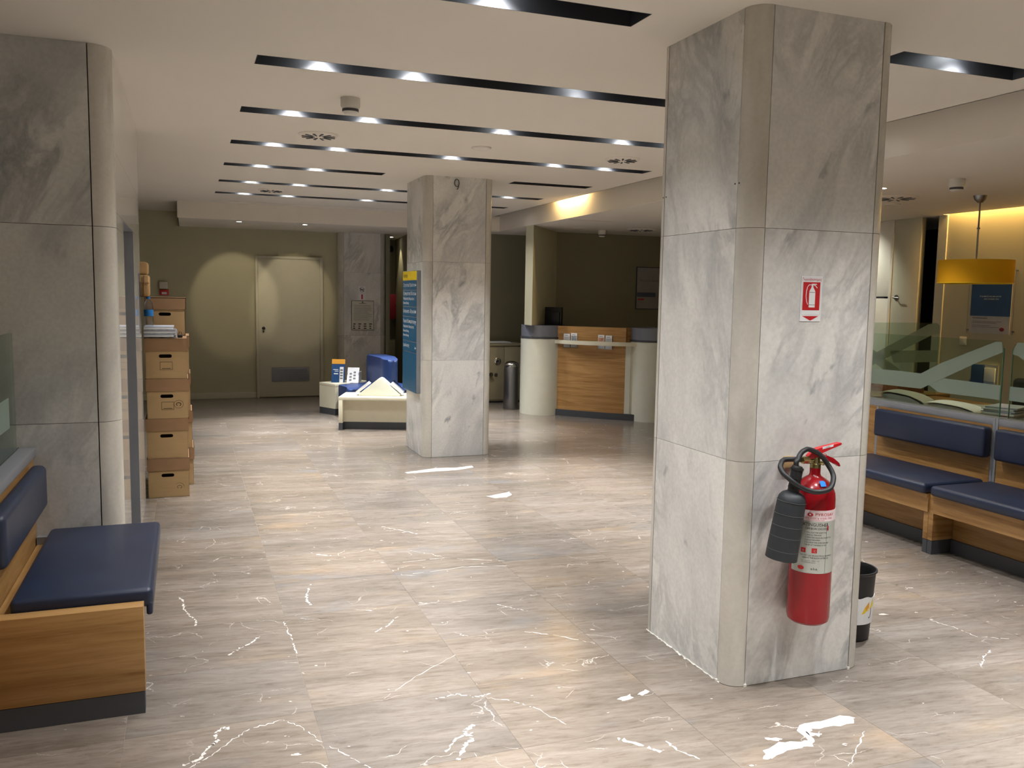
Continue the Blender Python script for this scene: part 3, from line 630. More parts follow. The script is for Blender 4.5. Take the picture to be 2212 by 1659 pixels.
# fire sign on the pillar
fs = thing('fire_sign', 'white and red fire extinguisher sign stuck on the front marble pillar', 'sign', (2.308, 2.80, 1.469)); Ms = faceY(2.308, 2.7995, 1.469)
fb = decal('backing', -.050, .050, 0, .177, Ms, m_paper, fs, .0015)
Ms2 = lambda u, v, w: Ms(u, v, w + .0015)
decal('red_panel', -.041, .041, .044, .154, Ms2, m_redink, fs, .0006); prism('down_arrow', [(-.039, .021), (.039, .021), (0, .003)], 0, .0006, m_redink, fs, Ms2)
Ms3 = lambda u, v, w: Ms(u, v, w + .0021)
bm = bmesh.new()
bm_prism(bm, [(-.011, .055), (.018, .055), (.018, .116), (.014, .124), (.009, .131), (.007, .136), (.007, .142), (.024, .1445), (.024, .1475), (-.001, .1475), (-.001, .136), (-.003, .130), (-.008, .124), (-.011, .116)], 0, .0005, Ms3)
for P in ([(-.001, .143), (-.012, .144), (-.020, .136), (-.025, .118), (-.026, .098), (-.022, .078), (-.016, .066)], [(.012, .142), (.019, .139), (.027, .131)]):
    for a, b in zip(P, P[1:]):
        d = (Vector(b) - Vector(a)).normalized() * .0014; nx, ny = -d.y, d.x; bm_prism(bm, [(a[0] + nx, a[1] + ny), (a[0] - nx, a[1] - ny), (b[0] - nx, b[1] - ny), (b[0] + nx, b[1] + ny)], 0, .0005, Ms3)
mesh('extinguisher_symbol', bm, m_paper, fs, (2.3, 2.79, 1.5))
lines('ruled_line', [(-.011, .018, .113, .0018), (-.011, .018, .064, .0018)], lambda u, v, w: Ms(u, v, w + .0027), m_greyink, fs, .0003)
text('lettering', 'Πυροσβεστήρας', .0135, lambda u, v, w: Ms2(u, v + .160, w), m_redink, fs, 'CENTER', sx=.9)
lines('border_line', [(-.045, .045, .172, .0005), (-.045, .045, .0255, .0005)] + [(s * .045, s * .045 + .0005, .028, .144) for s in (-1, 1)], Ms2, m_greyink, fs, .0003)

# bin behind the pillar
bn = thing('waste_bin', 'black plastic waste bin with a white umbrella label behind the front pillar', 'bin', (2.865, 3.11, 0)); c = (2.865, 3.11, 0)
sh = lathe('bucket', [(0, .003), (.094, .003), (.098, .008), (.113, .310), (.120, .318), (.120, .325), (.113, .325), (.108, .312), (.094, .012), (0, .010)], m_blk, bn, c, 40)
def binm(u, v, w):
    r = .1005 + .015 * (v / .31) + w; a = u / .108; return Vector((2.865 + r * math.sin(a), 3.11 - r * math.cos(a), v))
bm = bmesh.new(); n = 16
for i in range(n):
    u0 = -.10 + .19 * i / n; u1 = u0 + .19 / n; bm_prism(bm, [(u0, .085), (u1, .085), (u1, .212 + .004 * math.sin(i)), (u0, .212 + .004 * math.sin(i - 1))], 0, .0012, binm)
lb_ = mesh('paper_label', bm, m_paper, sh, c)
ub = lambda u, v, w: binm(u + .028, v, w + .0012)
prism('umbrella_print', [(-.045, .135), (-.030, .166), (-.008, .190), (.020, .200), (.030, .170), (.016, .158), (.004, .160), (-.008, .148), (-.022, .148), (-.030, .138)], 0, .0006, m_yellow, lb_, ub)
prism('umbrella_print', [(-.030, .166), (-.008, .190), (-.004, .164), (-.020, .150)], 0, .0009, m_orange, lb_, ub)
tube('umbrella_print', [ub(.008, .160, .001), ub(.010, .135, .001), ub(.008, .118, .001), ub(.001, .112, .001), ub(-.003, .120, .001)], .0012, m_greyink, lb_, 6)

# ------------------------------------------------------------------ directory sign on the middle pillar
ds = thing('directory_sign', 'tall blue and yellow directory sign board on the middle pillar', 'sign', (2.09, 8.31, .60)); XF = 2.052
box('frame', XF, 2.091, 8.035, 8.595, .600, 1.775, m_grey, ds, bev=.003)
Md = faceXn(XF, 8.59, 0)
rowsz = [(1.685, 1.770, m_yellow), (1.592, 1.678, m_dirblue), (1.432, 1.584, m_dirblue), (1.335, 1.424, m_dirblue), (1.095, 1.327, m_dirblue), (.990, 1.087, m_dirblue), (.605, .982, m_dirblue)]
pl = [decal('panel', .005, .550, a, b, Md, mm, ds, .003) for a, b, mm in rowsz]
Mt = lambda U, V: (lambda u, v, w: Md(u + U, v + V, w + .0035))
def dt(i, s, size, v, u=.03): text('lettering', s, size, Mt(u, v), m_whiteink if i else m_ink, pl[i], sx=1.0)
dt(0, 'Ισόγειο', .050, 1.712); dt(1, 'Στεγαστικά Προϊόντα', .046, 1.622); dt(2, 'Εξυπηρέτηση Πελατών', .046, 1.540); dt(2, 'Μικρομεσαίες Επιχειρήσεις', .034, 1.495); dt(2, 'Business Banking', .034, 1.452)
dt(3, 'Εισαγωγές - Εξαγωγές', .046, 1.368); dt(4, 'Ταμεία Εξυπηρέτησης', .046, 1.270); dt(4, 'Μικρομεσαίες Επιχειρήσεις', .034, 1.222); dt(4, 'Business Banking', .034, 1.178); dt(4, 'Personal Banking', .034, 1.135); dt(5, 'Διευθυντής', .046, 1.030)
for i, v, ang in ((1, 1.635, 0), (2, 1.550, 0), (3, 1.380, 0), (4, 1.275, PI / 2), (5, 1.035, PI)):
    A = [(-.022, -.004), (.004, -.004), (.004, -.016), (.022, 0), (.004, .016), (.004, .004), (-.022, .004)]
    A = [(x * math.cos(ang) - y * math.sin(ang), x * math.sin(ang) + y * math.cos(ang)) for x, y in A]
    prism('arrow', A, 0, .0006, m_whiteink, pl[i], Mt(.52, v))
tag(tube('cable_loop', catmull([(2.395 + .022 * math.cos(a), 7.897, 2.588 + .033 * math.sin(a)) for a in [i * PI / 5 for i in range(11)]] + [(2.405, 7.895, 2.54), (2.395, 7.895, 2.53)], 3), .004, m_dgrey, None, 6), 'small loop of dark cable hanging at the top of the middle pillar', 'cable')

# ------------------------------------------------------------------ ceiling devices
def vent(label, x, y, z, r=.138):
    v = thing('ceiling_vent', label, 'vent', (x, y, z), 0, 'round swirl vents in the ceiling')
    lathe('plate', [(0, -.016), (r * .80, -.014), (r * .96, -.008), (r, -.002), (r, 0)], m_ceil, v, (x, y, z), 40)
    bm = bmesh.new()
    for k in range(12):
        a = k * PI / 6 + .1; ca, sa = math.cos(a), math.sin(a); P = [(r * .28, -.006), (r * .84, -.008), (r * .84, .008), (r * .28, .004)]
        bm_prism(bm, [(x + p * ca - q * sa, y + p * sa + q * ca) for p, q in P], z - .0185, z - .0145)
    o = mesh('slit', bm, m_dgrey, v, (x, y, z)); return v
vent('round swirl vent in the ceiling behind the smoke detector, left of the speaker disc', .893, 6.28, H); vent('round swirl vent in the ceiling just left of the near pillar', 3.277, 6.29, H); vent('smallest-looking round swirl vent, far left of the ceiling', .894, 9.85, H)
vent('round swirl vent in the low ceiling right of the near pillar', 5.724, 5.93, HL, .19); vent('round swirl vent in the low ceiling above the dark back wall', 5.62, 10.2, HL, .19)
def smoke(label, x, y, z):
    s = thing('smoke_detector', label, 'smoke detector', (x, y, z)); lathe('base', [(0, -.055), (.050, -.055), (.055, -.045), (.055, 0)], m_switch, s, (x, y, z), 28)
    lathe('sensor_head', [(0, -.092), (.030, -.090), (.044, -.078), (.046, -.055), (0, -.055)], m_switch, s, (x, y, z), 28); lathe('sensor_slot', [(.0455, -.076), (.0462, -.073), (.0462, -.064), (.0455, -.061)], m_dgrey, s, (x, y, z), 28)
smoke('white smoke detector hanging under the main ceiling at the left', .896, 5.04, H); smoke('white smoke detector under the low ceiling at the right, near the pendant lamp', 5.25, 4.86, HL); smoke('white smoke detector under the low ceiling over the counter', 5.25, 10.6, HL)
def disc(name, label, cat, x, y, z, r, m=m_switch):
    s = thing(name, label, cat, (x, y, z)); lathe('rim', [(r * .78, -.006), (r * .9, -.010), (r, -.004), (r, 0)], m, s, (x, y, z), 28); lathe('grille', [(0, -.005), (r * .8, -.006)], m_ceil, s, (x, y, z), 28)
disc('ceiling_speaker', 'small round speaker disc in the ceiling left of the pillar-side vent', 'speaker', 2.091, 6.275, H, .075); disc('ceiling_speaker', 'small round disc in the low ceiling behind the right-hand vent', 'speaker', 6.1, 6.35, HL, .07)
disc('ceiling_speaker', 'small round speaker disc in the low ceiling above the computer', 'speaker', 4.75, 10.3, HL, .09)
def downlight(label, x, y, z, p, ang=70, col=(1, .86, .62), tilt=(0, 0, 0)):
    s = thing('downlight', label, 'ceiling light', (x, y, z), 0, 'small recessed downlights'); lathe('bezel', [(.030, -.001), (.034, -.004), (.042, -.003), (.043, 0)], m_chrome, s, (x, y, z), 24); lathe('lens', [(0, -.003), (.031, -.003)], m_lampon, s, (x, y, z), 24)
    light('down_light', 'SPOT', (x, y, z - .012), p, col, .02, tilt, ang, .35, parent=s)
downlight('left recessed downlight under the far soffit, left of the closed door', .668, 11.80, HL - .005, 27, 44, tilt=(math.radians(56), 0, 0)); downlight('right recessed downlight under the far soffit, above the closed door', 1.50, 11.82, HL - .005, 27, 44, tilt=(math.radians(56), 0, 0))
downlight('recessed downlight in the dark corridor ceiling', 3.06, 13.62, HL - .005, 16, 84); downlight('recessed downlight in the low ceiling right of the near pillar', 5.172, 5.5, HL, 30, 110, (1, .8, .5))

# ------------------------------------------------------------------ warm coves
cg = tag(box('cove_lamp', 4.078, 4.102, 8.75, 9.5, H + .115, H + .13, m_coveon), 'warm lamp hidden in the gap above the fascia', 'ceiling light')
light('cove_light', 'AREA', (4.09, 9.12, H + .108), 14, (1, .70, .30), .03, (0, 0, 0), sy=.75)
cw = tag(box('cove_lamp', 7.262, 7.284, 1.5, 6.80, 2.66, 2.68, m_coveon), 'long warm strip lamp hidden above the right wall', 'ceiling light')
light('cove_light', 'AREA', (7.275, 4.1, 2.655), 75, WARM, .05, (0, 0, 0), sy=5.4)
light('office_fill', 'SPOT', (5.5, 4.7, HL - .01), 22, (1, .95, .85), .05, (0, 0, 0), 75, 1.0)  # added fill spot without a fixture, brightens the desk area
light('office_fill', 'SPOT', (6.75, 8.1, HL - .01), 60, (1, 1, .86), .05, (0, math.radians(-40), 0), 100, .8)  # added fill spot, no fixture, aimed to brighten the white wall panels

# ------------------------------------------------------------------ far door and things on the far wall
dr = struct(box('door_1', .99, 1.875, 13.12, 13.145, .012, 2.03, m_trimp, bev=.002))
for a, b, c_, d_ in ((.955, .99, 0, 2.065), (1.875, 1.918, 0, 2.065)): struct(box('trim_11', a, b, 13.10, 13.15, c_, d_, m_trimp, bev=.002))
struct(box('trim_12', .99, 1.875, 13.10, 13.15, 2.03, 2.065, m_trimp, bev=.002))
hb = lathe('door_handle', [(0, 0), (.022, 0), (.024, .03), (.012, .035), (.016, .05), (0, .052)], m_blk, dr, (1.06, 13.12, 1.02), 16, Matrix.Rotation(PI / 2, 4, 'X')); box('keyhole', 1.05, 1.07, 13.112, 13.121, .955, .985, m_blk, hb, bev=.003)
vf = box('vent_frame', 1.17, 1.71, 13.105, 13.121, .235, .445, m_grey, dr, bev=.003); box('vent_mesh', 1.20, 1.68, 13.102, 13.106, .262, .418, m_greyband, vf)
for k in range(7): box('louvre', 1.20, 1.68, 13.099, 13.103, .268 + k * .022, .276 + k * .022, m_grey, vf)
al = thing('alarm_unit', 'small white and red fire alarm box on the far wall above the boxes', 'alarm', (-.275, 13.15, 1.46)); box('sounder', -.335, -.225, 13.09, 13.15, 1.565, 1.665, m_switch, al, bev=.01); box('call_point', -.33, -.215, 13.10, 13.15, 1.475, 1.555, m_redh, al, bev=.006); box('label_plate', -.305, -.24, 13.095, 13.101, 1.49, 1.52, m_paper, al)
rcab = thing('hose_cabinet', 'dark red fire hose cabinet on the corridor wall', 'cabinet', (3.18, 14.35, 1.1)); box('body', 3.05, 3.30, 14.20, 14.35, 1.13, 1.54, m_redcab, rcab, bev=.004)
dd = box('door', 3.055, 3.295, 14.19, 14.20, 1.14, 1.53, m_redcab, rcab, bev=.002); box('sign_plate', 3.085, 3.13, 14.185, 14.191, 1.32, 1.41, m_paper, dd); lathe('knob', [(0, 0), (.012, 0), (.012, .02), (0, .02)], m_chrome, dd, (3.27, 14.19, 1.38), 12, Matrix.Rotation(PI / 2, 4, 'X'))
sr = thing('siren', 'dark round siren under the corridor ceiling', 'siren', (3.18, 14.3, 2.24)); lathe('horn', [(0, 0), (.05, 0), (.06, .03), (.045, .09), (0, .09)], m_blk, sr, (3.18, 14.26, 2.24), 20); box('mount', 3.13, 3.23, 14.30, 14.35, 2.24, 2.34, m_blk, sr)
# notices on the far pillar
Mn = faceY(0, 12.999, 0)
ns = thing('no_smoking_sign', 'small square no smoking sign on the far pillar', 'sign', (2.48, 13, 1.55)); decal('plate', 2.425, 2.530, 1.553, 1.655, Mn, m_paper, ns, .003)
for s in (1, -1): tube('symbol', [(2.445 if s > 0 else 2.45, 12.994, 1.625 if s > 0 else 1.595), (2.51, 12.994, 1.575 if s > 0 else 1.61)], .004, m_blackink, ns, 6)
tube('symbol', [(2.478 + .034 * math.cos(a * PI / 8), 12.994, 1.603 + .034 * math.sin(a * PI / 8)) for a in range(17)], .002, m_greyink, ns, 5)
n2 = thing('extinguisher_notice', 'small white sign with a red extinguisher below the no smoking sign', 'sign', (2.48, 13, 1.44)); decal('plate', 2.425, 2.530, 1.445, 1.547, Mn, m_paper, n2, .003); decal('symbol', 2.467, 2.490, 1.462, 1.532, lambda u, v, w: Mn(u, v, w + .003), m_redink, n2, .001)
nf = thing('framed_notice', 'framed paper notice with small drawings on the far pillar', 'notice', (2.49, 13, 1.0)); box('frame', 2.318, 2.655, 12.988, 12.999, 1.0, 1.44, m_dgrey, nf, bev=.001); box('sheet', 2.324, 2.649, 12.985, 12.989, 1.006, 1.434, plain('yellowed_paper', rgb(206, 204, 190), .6), nf)
Mf = faceY(0, 12.985, 0); rr = random.Random(5)
lines('print', [(2.35, 2.60 + rr.uniform(-.04, .03), 1.37 - i * .017, .004) for i in range(14)] + [(2.43, 2.54, 1.395, .007)], Mf, m_greyink, nf)
o_dr = lines('drawing', [(2.335 + (i % 4) * .082 + rr.uniform(0, .01), 2.365 + (i % 4) * .082 + rr.uniform(0, .015), 1.02 + (i // 4) * .032, .015) for i in range(12)], Mf, m_blackink, nf); o_dr['kind'] = 'stuff'
lathe('crest', [(0, 0), (.013, 0), (.013, .002), (0, .002)], m_greyink, nf, (2.485, 12.985, 1.415), 12, Matrix.Rotation(PI / 2, 4, 'X'))

# ------------------------------------------------------------------ archive boxes
def lift(M, f): return M
def abox(label, x0, y0, z0, group, hand=True, kind='plain', w=.300, d=.39, h=.2975, top=True):
    t = thing('archive_box', label, 'box', (x0 + w / 2, y0 + d / 2, z0), 0, group)
    z1 = z0 + h; zl = z1 - .092
    hx = x0 + w * .48; hz = z0 + .167; hw, hh = .045, .013
    # body: front wall with a real hand hole
    bm = bmesh.new(); i = .007
    bm_box(bm, x0 + i, x1_ := x0 + w - i, y0 + d - .006 - i, y0 + d - i, z0, z1 - .01); bm_box(bm, x0 + i, x0 + i + .004, y0 + i, y0 + d - i, z0, z1 - .01); bm_box(bm, x1_ - .004, x1_, y0 + i, y0 + d - i, z0, z1 - .01); bm_box(bm, x0 + i, x1_, y0 + i, y0 + d - i, z0, z0 + .004)
    ya, yb = y0 + i, y0 + i + .004
    bm_box(bm, x0 + i, hx - hw, ya, yb, z0, z1 - .01); bm_box(bm, hx + hw, x1_, ya, yb, z0, z1 - .01); bm_box(bm, hx - hw, hx + hw, ya, yb, z0, hz - hh); bm_box(bm, hx - hw, hx + hw, ya, yb, hz + hh, z1 - .01)
    for s in (-1, 1):   # rounded ends of the hole
        P = [(hx + s * hw, hz - hh), (hx + s * hw, hz + hh)] + [(hx + s * (hw - hh + hh * math.sin(a)), hz + hh * math.cos(a)) for a in [k * PI / 6 for k in range(0, 7)]]
        P = P[:2] + P[2:]
        bm_prism(bm, [P[0]] + [P[1]] + P[2:], ya, yb, lambda u, v, w_: Vector((u, w_, v)))
    mesh('body', bm, m_card, t, (x0 + w / 2, y0 + d / 2, z0))
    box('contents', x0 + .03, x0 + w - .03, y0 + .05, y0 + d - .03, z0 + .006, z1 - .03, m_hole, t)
    if top:
        bm = bmesh.new(); bm_box(bm, x0, x0 + w, y0, y0 + d, z1 - .006, z1); bm_box(bm, x0, x0 + w, y0, y0 + .004, zl, z1); bm_box(bm, x0, x0 + w, y0 + d - .004, y0 + d, zl, z1); bm_box(bm, x0, x0 + .004, y0, y0 + d, zl, z1); bm_box(bm, x0 + w - .004, x0 + w, y0, y0 + d, zl, z1)
        mesh('lid', bm, m_lid, t, (x0 + w / 2, y0 + d / 2, zl))
    Mb = faceY(0, y0 + i, z0)
    if 'label' in kind:
        cx = hx + .005; a, b, c2, d3 = cx - .043, cx + .043, .065, .122
        lines('printed_frame', [(a, b, c2, .0022), (a, b, d3, .0022), (cx - .03, cx + .03, c2 + .008, .004)], Mb, m_ink, t); lines('printed_frame', [(a, a + .0022, c2, d3 - c2), (b - .0022, b, c2, d3 - c2)], Mb, m_ink, t)
    if 'stamp' in kind:
        cx, cz = x0 + w - .075, z0 + (.075 if kind == 'stamp' else .105); bm = bmesh.new()
        bm_tube(bm, [(cx + .032 * math.cos(a * PI / 9), y0 + i - .0005, cz + .030 * math.sin(a * PI / 9)) for a in range(19 if 'label' in kind else 8)], .0008, 4)
        bm_tube(bm, [(cx + .016 * math.cos(a * PI / 7 - 1.2), y0 + i - .0005, cz + .012 * math.sin(a * PI / 7 - 1.2)) for a in range(13)], .0024 if 'label' in kind else .0012, 4)
        mesh('stamp_mark', bm, m_ink, t, (cx, y0, cz))
    return t
G = 'archive boxes stacked beside the marble pier'
XB = -.292
abox('bottom cardboard archive box of the front stack, standing on the floor', XB, 6.88, .001, G, kind='stamp')
abox('second cardboard archive box from the floor in the front stack, with no print', XB - .002, 6.885, .2995, G)
abox('third cardboard archive box up in the front stack, with label frame and round stamp', XB + .006, 6.88, .598, G, kind='labelstamp')
abox('top cardboard archive box of the front stack, under the plastic-sleeved papers', XB + .002, 6.88, .8965, G, kind='label')
abox('rear-stack archive box on the floor, right edge showing behind the front stack', XB + .036, 7.30, .001, G); abox('rear-stack archive box, second from the floor, behind the front stack', XB + .030, 7.30, .2995, G)
abox('rear-stack archive box, third from the floor, behind the front stack', XB + .022, 7.30, .598, G); abox('rear-stack archive box, fourth from the floor, behind the papers', XB + .018, 7.30, .8965, G)
abox('shaded archive box on top of the rear stack, behind the water bottle', XB - .004, 7.31, 1.195, G)
pk = thing('paper_parcel', 'brown paper parcel standing at the left on the topmost box', 'parcel', (-.36, 7.5, 1.494)); box('bundle', -.44, -.262, 7.36, 7.62, 1.494, 1.665, m_kraft, pk, bev=.018, seg=2); box('bundle', -.43, -.268, 7.37, 7.60, 1.666, 1.765, m_kraft, pk, bev=.02, seg=2); tube('string', [(-.262, 7.355, 1.60), (-.35, 7.352, 1.61), (-.44, 7.355, 1.60)], .004, m_lid, pk, 6); tube('string', [(-.30, 7.352, 1.50), (-.295, 7.352, 1.66)], .004, m_lid, pk, 6)
pp = thing('paper_stack', 'stack of papers in clear plastic sleeves on the top front box', 'papers', (-.19, 7.02, 1.194)); rp = random.Random(2)
z = 1.1945
for k in range(9):
    a = rp.uniform(-.012, .012); h_ = rp.uniform(.007, .012); box('sheet_bundle', -.29, -.075 + a - (.02 if k > 6 else 0), 6.90 + a, 7.18 + a, z, z + h_, (m_sleeve, m_paper, m_paper2)[k % 3], pp, bev=.002); z += h_
PZ = z
tube('sleeve_fold', [(-.078, 6.91, 1.215), (-.070, 6.92, 1.245), (-.080, 6.915, 1.262)], .012, m_sleeve, pp, 8)
wb = thing('water_bottle', 'small clear plastic water bottle with a blue label standing on the papers', 'bottle', (-.255, 7.03, PZ)); c = (-.258, 7.03, PZ)
lathe('bottle_body', [(0, 0), (.030, 0), (.033, .008), (.033, .15), (.028, .172), (.014, .192), (.013, .202)], m_bottle, wb, c, 20); lathe('bottle_label', [(.0335, .072), (.0338, .074), (.0338, .118), (.0335, .12)], m_bcap, wb, c, 20); lathe('cap', [(.0145, .200), (.0145, .217), (0, .217)], m_bcap, wb, c, 16)
bc = thing('binder_clip', 'small black binder clip lying beside the sleeved papers', 'clip', (-.04, 7.0, 1.194)); box('clamp', -.060, -.024, 6.98, 7.02, 1.1945, 1.215, m_blk, bc, bev=.005); tube('wire', [(-.055, 7.0, 1.212), (-.045, 7.0, 1.238), (-.033, 7.0, 1.236), (-.030, 7.0, 1.212)], .002, m_blk, bc, 6)

# ------------------------------------------------------------------ left partition and bench
part = thing('partition', 'low oak partition with grey rail and glass screen on the left, behind the bench', 'partition', (-.73, 3.4, 0))
box('panel', -.79, -.665, 1.2, 4.425, .0, .783, m_woody, part); box('rail', -.80, -.655, 1.2, 4.425, .783, .825, m_grey, part, bev=.003); box('rail_groove', -.725, -.721, 1.2, 4.425, .825, .826, m_blk, part)
gp = box('glass_pane', -.729, -.717, 1.3, 4.35, .826, 1.35, m_pane, part); box('frosted_band', -.716, -.7155, 1.3, 4.2, .95, 1.08, m_frost, gp)
def cushion(name, x0, x1, y0, y1, z0, z1, parent, b=.022, m=None):
    o = box(name, x0, x1, y0, y1, z0, z1, m or m_blue, parent, bev=b, seg=4); 
    # piping seam just under the top edge
    i = .006
    P = [(x0 + i, y0 + b, z1 - b * .9), (x0 + i, y1 - b, z1 - b * .9), (x0 + b, y1 - i, z1 - b * .9), (x1 - b, y1 - i, z1 - b * .9), (x1 - i, y1 - b, z1 - b * .9), (x1 - i, y0 + b, z1 - b * .9), (x1 - b, y0 + i, z1 - b * .9), (x0 + b, y0 + i, z1 - b * .9), (x0 + i, y0 + b, z1 - b * .9)]
    tube('piping', [((p[0] - x0 - i) * 1.0 + x0 + i * .55 if p[0] < (x0 + x1) / 2 else p[0] + i * .45, p[1] - i * .45 if p[1] < (y0 + y1) / 2 else p[1] + i * .45, p[2]) for p in P], .0022, m or m_blue, o, 6)
    return o
lbn = thing('bench', 'oak bench with navy seat cushion at the left edge, closest to the viewer', 'bench', (-.41, 3.9, 0))
pn = box('end_panel', -.66, -.165, 3.32, 3.385, .085, .405, m_woodx, lbn, bev=.0015); box('end_plinth', -.66, -.167, 3.322, 3.383, 0, .083, m_dgrey, lbn)
box('seat_board', -.66, -.19, 3.386, 4.424, .345, .375, m_woody, lbn); box('apron', -.205, -.187, 3.386, 4.424, .27, .345, m_woody, lbn)
bm = bmesh.new(); bm_box(bm, -.645, -.150, 3.392, 4.40, .376, .446, .020, 4)
cushion('seat_cushion', -.605, -.133, 3.39, 4.405, .374, .448, lbn); bm.free()
box('front_drop', -.158, -.136, 3.392, 4.40, .345, .395, m_blue, lbn, bev=.008, seg=3)
cushion('back_cushion', -.664, -.598, 3.36, 4.33, .566, .762, lbn, .026)
box('under_panel', -.34, -.32, 3.386, 4.424, 0, .345, m_woody, lbn)
box('end_post', -.66, -.62, 4.395, 4.424, .376, .41, m_grey, lbn)

# ------------------------------------------------------------------ right partition and benches
rp_ = thing('partition', 'low oak partition with grey rail and frosted-striped glass behind the right benches', 'partition', (4.86, 4.0, 0))
for a, b in ((3.0, 3.985), (4.035, 5.9)): box('panel', 4.79, 4.90, a, b, 0, .783, m_woody, rp_)
for a, b in ((2.4, 3.99), (4.03, 5.9)): box('rail', 4.79, 4.915, a, b, .783, .827, m_grey, rp_, bev=.003)
box('panel', 4.79, 4.90, 2.4, 3.0, 0, .783, m_woody, rp_)
box('post', 4.789, 4.92, 3.99, 4.01, 0, .829, m_grey, rp_, bev=.002); box('post', 4.789, 4.92, 4.012, 4.032, 0, .829, m_grey, rp_, bev=.002)
def Mp(X): return lambda u, v, w: Vector((X - w, u, v))
def rounded(x0, x1, z0, z1, r, corners): # outline with selected rounded top corners
    P = [(x0, z0), (x1, z0)]
    if 'r' in corners: P += [(x1 - r + r * math.cos(a), z1 - r + r * math.sin(a)) for a in [k * PI / 12 for k in range(7)]]
    else: P += [(x1, z1)]
    if 'l' in corners: P += [(x0 + r - r * math.sin(a), z1 - r + r * math.cos(a)) for a in [k * PI / 12 for k in range(7)]]
    else: P += [(x0, z1)]
    return P
ga = prism('glass_pane', rounded(4.055, 5.80, .829, 1.315, .05, 'l'), 0, .010, m_pane, rp_, Mp(4.875)); gb = prism('glass_pane', rounded(2.4, 3.987, .829, 1.315, .05, 'r'), 0, .010, m_pane, rp_, Mp(4.875))
box('glass_edge', 4.8655, 4.8745, 4.052, 4.055, .829, 1.27, m_gedge, ga); box('glass_edge', 4.8655, 4.8745, 3.987, 3.990, .829, 1.27, m_gedge, gb)
prism('frosted_band', [(5.80, 1.034), (4.876, 1.053), (4.703, 1.051), (4.533, 1.138), (4.111, 1.310), (4.070, 1.308), (4.057, 1.245), (4.253, 1.16), (4.694, 0.944), (5.80, 0.925)], 0, .0006, m_frost, ga, Mp(4.8645))
prism('frosted_band', [(4.5, 1.036), (4.057, 1.032), (4.057, 0.939), (4.541, 0.936), (4.626, 0.978)], 0, .0006, m_frost, ga, Mp(4.8645))
prism('frosted_band', [(3.984, 1.262), (3.96, 1.31), (3.88, 1.312), (3.5, 1.16), (3.3, 1.0), (3.2, 1.0), (3.45, 1.12), (3.90, 1.20), (3.949, 1.23), (3.984, 1.235)], 0, .0006, m_frost, gb, Mp(4.8645))
prism('frosted_band', [(3.986, 1.033), (3.0, 1.03), (3.0, .94), (3.986, .943)], 0, .0006, m_frost, gb, Mp(4.8645))
# screens between desks, standing across
sc = thing('glass_screen', 'glass desk screen with crossing frosted bands behind the front pillar', 'glass screen', (5.55, 5.62, .76))
g2 = prism('glass_pane', rounded(4.93, 5.98, .775, 1.382, .05, 'r'), 0, .010, m_pane, sc, faceY(0, 5.62, 0))
fb2 = faceY(0, 5.609, 0)
prism('frosted_band', [(5.20, 1.00), (5.20, 1.09), (5.85, 1.37), (5.93, 1.378), (5.975, 1.35), (5.975, 1.29), (5.90, 1.28)], 0, .0006, m_frost, g2, fb2); prism('frosted_band', [(5.05, 1.29), (5.05, 1.20), (5.62, .86), (5.80, .86)], 0, .0006, m_frost, g2, fb2)
prism('frosted_band', [(5.45, 1.15), (5.97, 1.15), (5.97, 1.05), (5.50, 1.05)], 0, .0006, m_frost, g2, fb2)
def rbench(label, y0, y1, py):
    t = thing('bench', label, 'bench', (4.5, (y0 + y1) / 2, 0), 0, 'navy cushioned benches along the right partition')
    cushion('seat_cushion', 4.235, 4.735, y0, y1, .376, .440, t); cushion('back_cushion', 4.712, 4.786, y0 + .01, y1 - .02, .575, .772, t, .02)
    box('seat_board', 4.262, 4.787, y0, y1, .352, .375, m_woody, t); box('apron', 4.275, 4.293, y0, y1, .262, .352, m_woody, t); box('under_panel', 4.45, 4.47, y0, y1, .085, .352, m_woody, t); box('plinth', 4.438, 4.46, y0, y1, 0, .085, m_dgrey, t)
    for p in py: box('end_panel', 4.285, 4.786, p, p + .036, .087, .373, m_woodx, t, bev=.0015); box('end_plinth', 4.287, 4.786, p + .001, p + .035, 0, .085, m_dgrey, t)
rbench('navy cushioned oak bench nearest behind the front pillar, left one of the right-hand pair', 4.012, 4.985, (4.0125, 4.95)); rbench('navy cushioned oak bench at the right edge of the photo', 2.85, 3.972, (3.975,))
# left end post of the upper back (a third bench module starts beyond)
box('post', 4.7885, 4.80, 5.0, 5.02, .0, .783, m_grey, rp_)

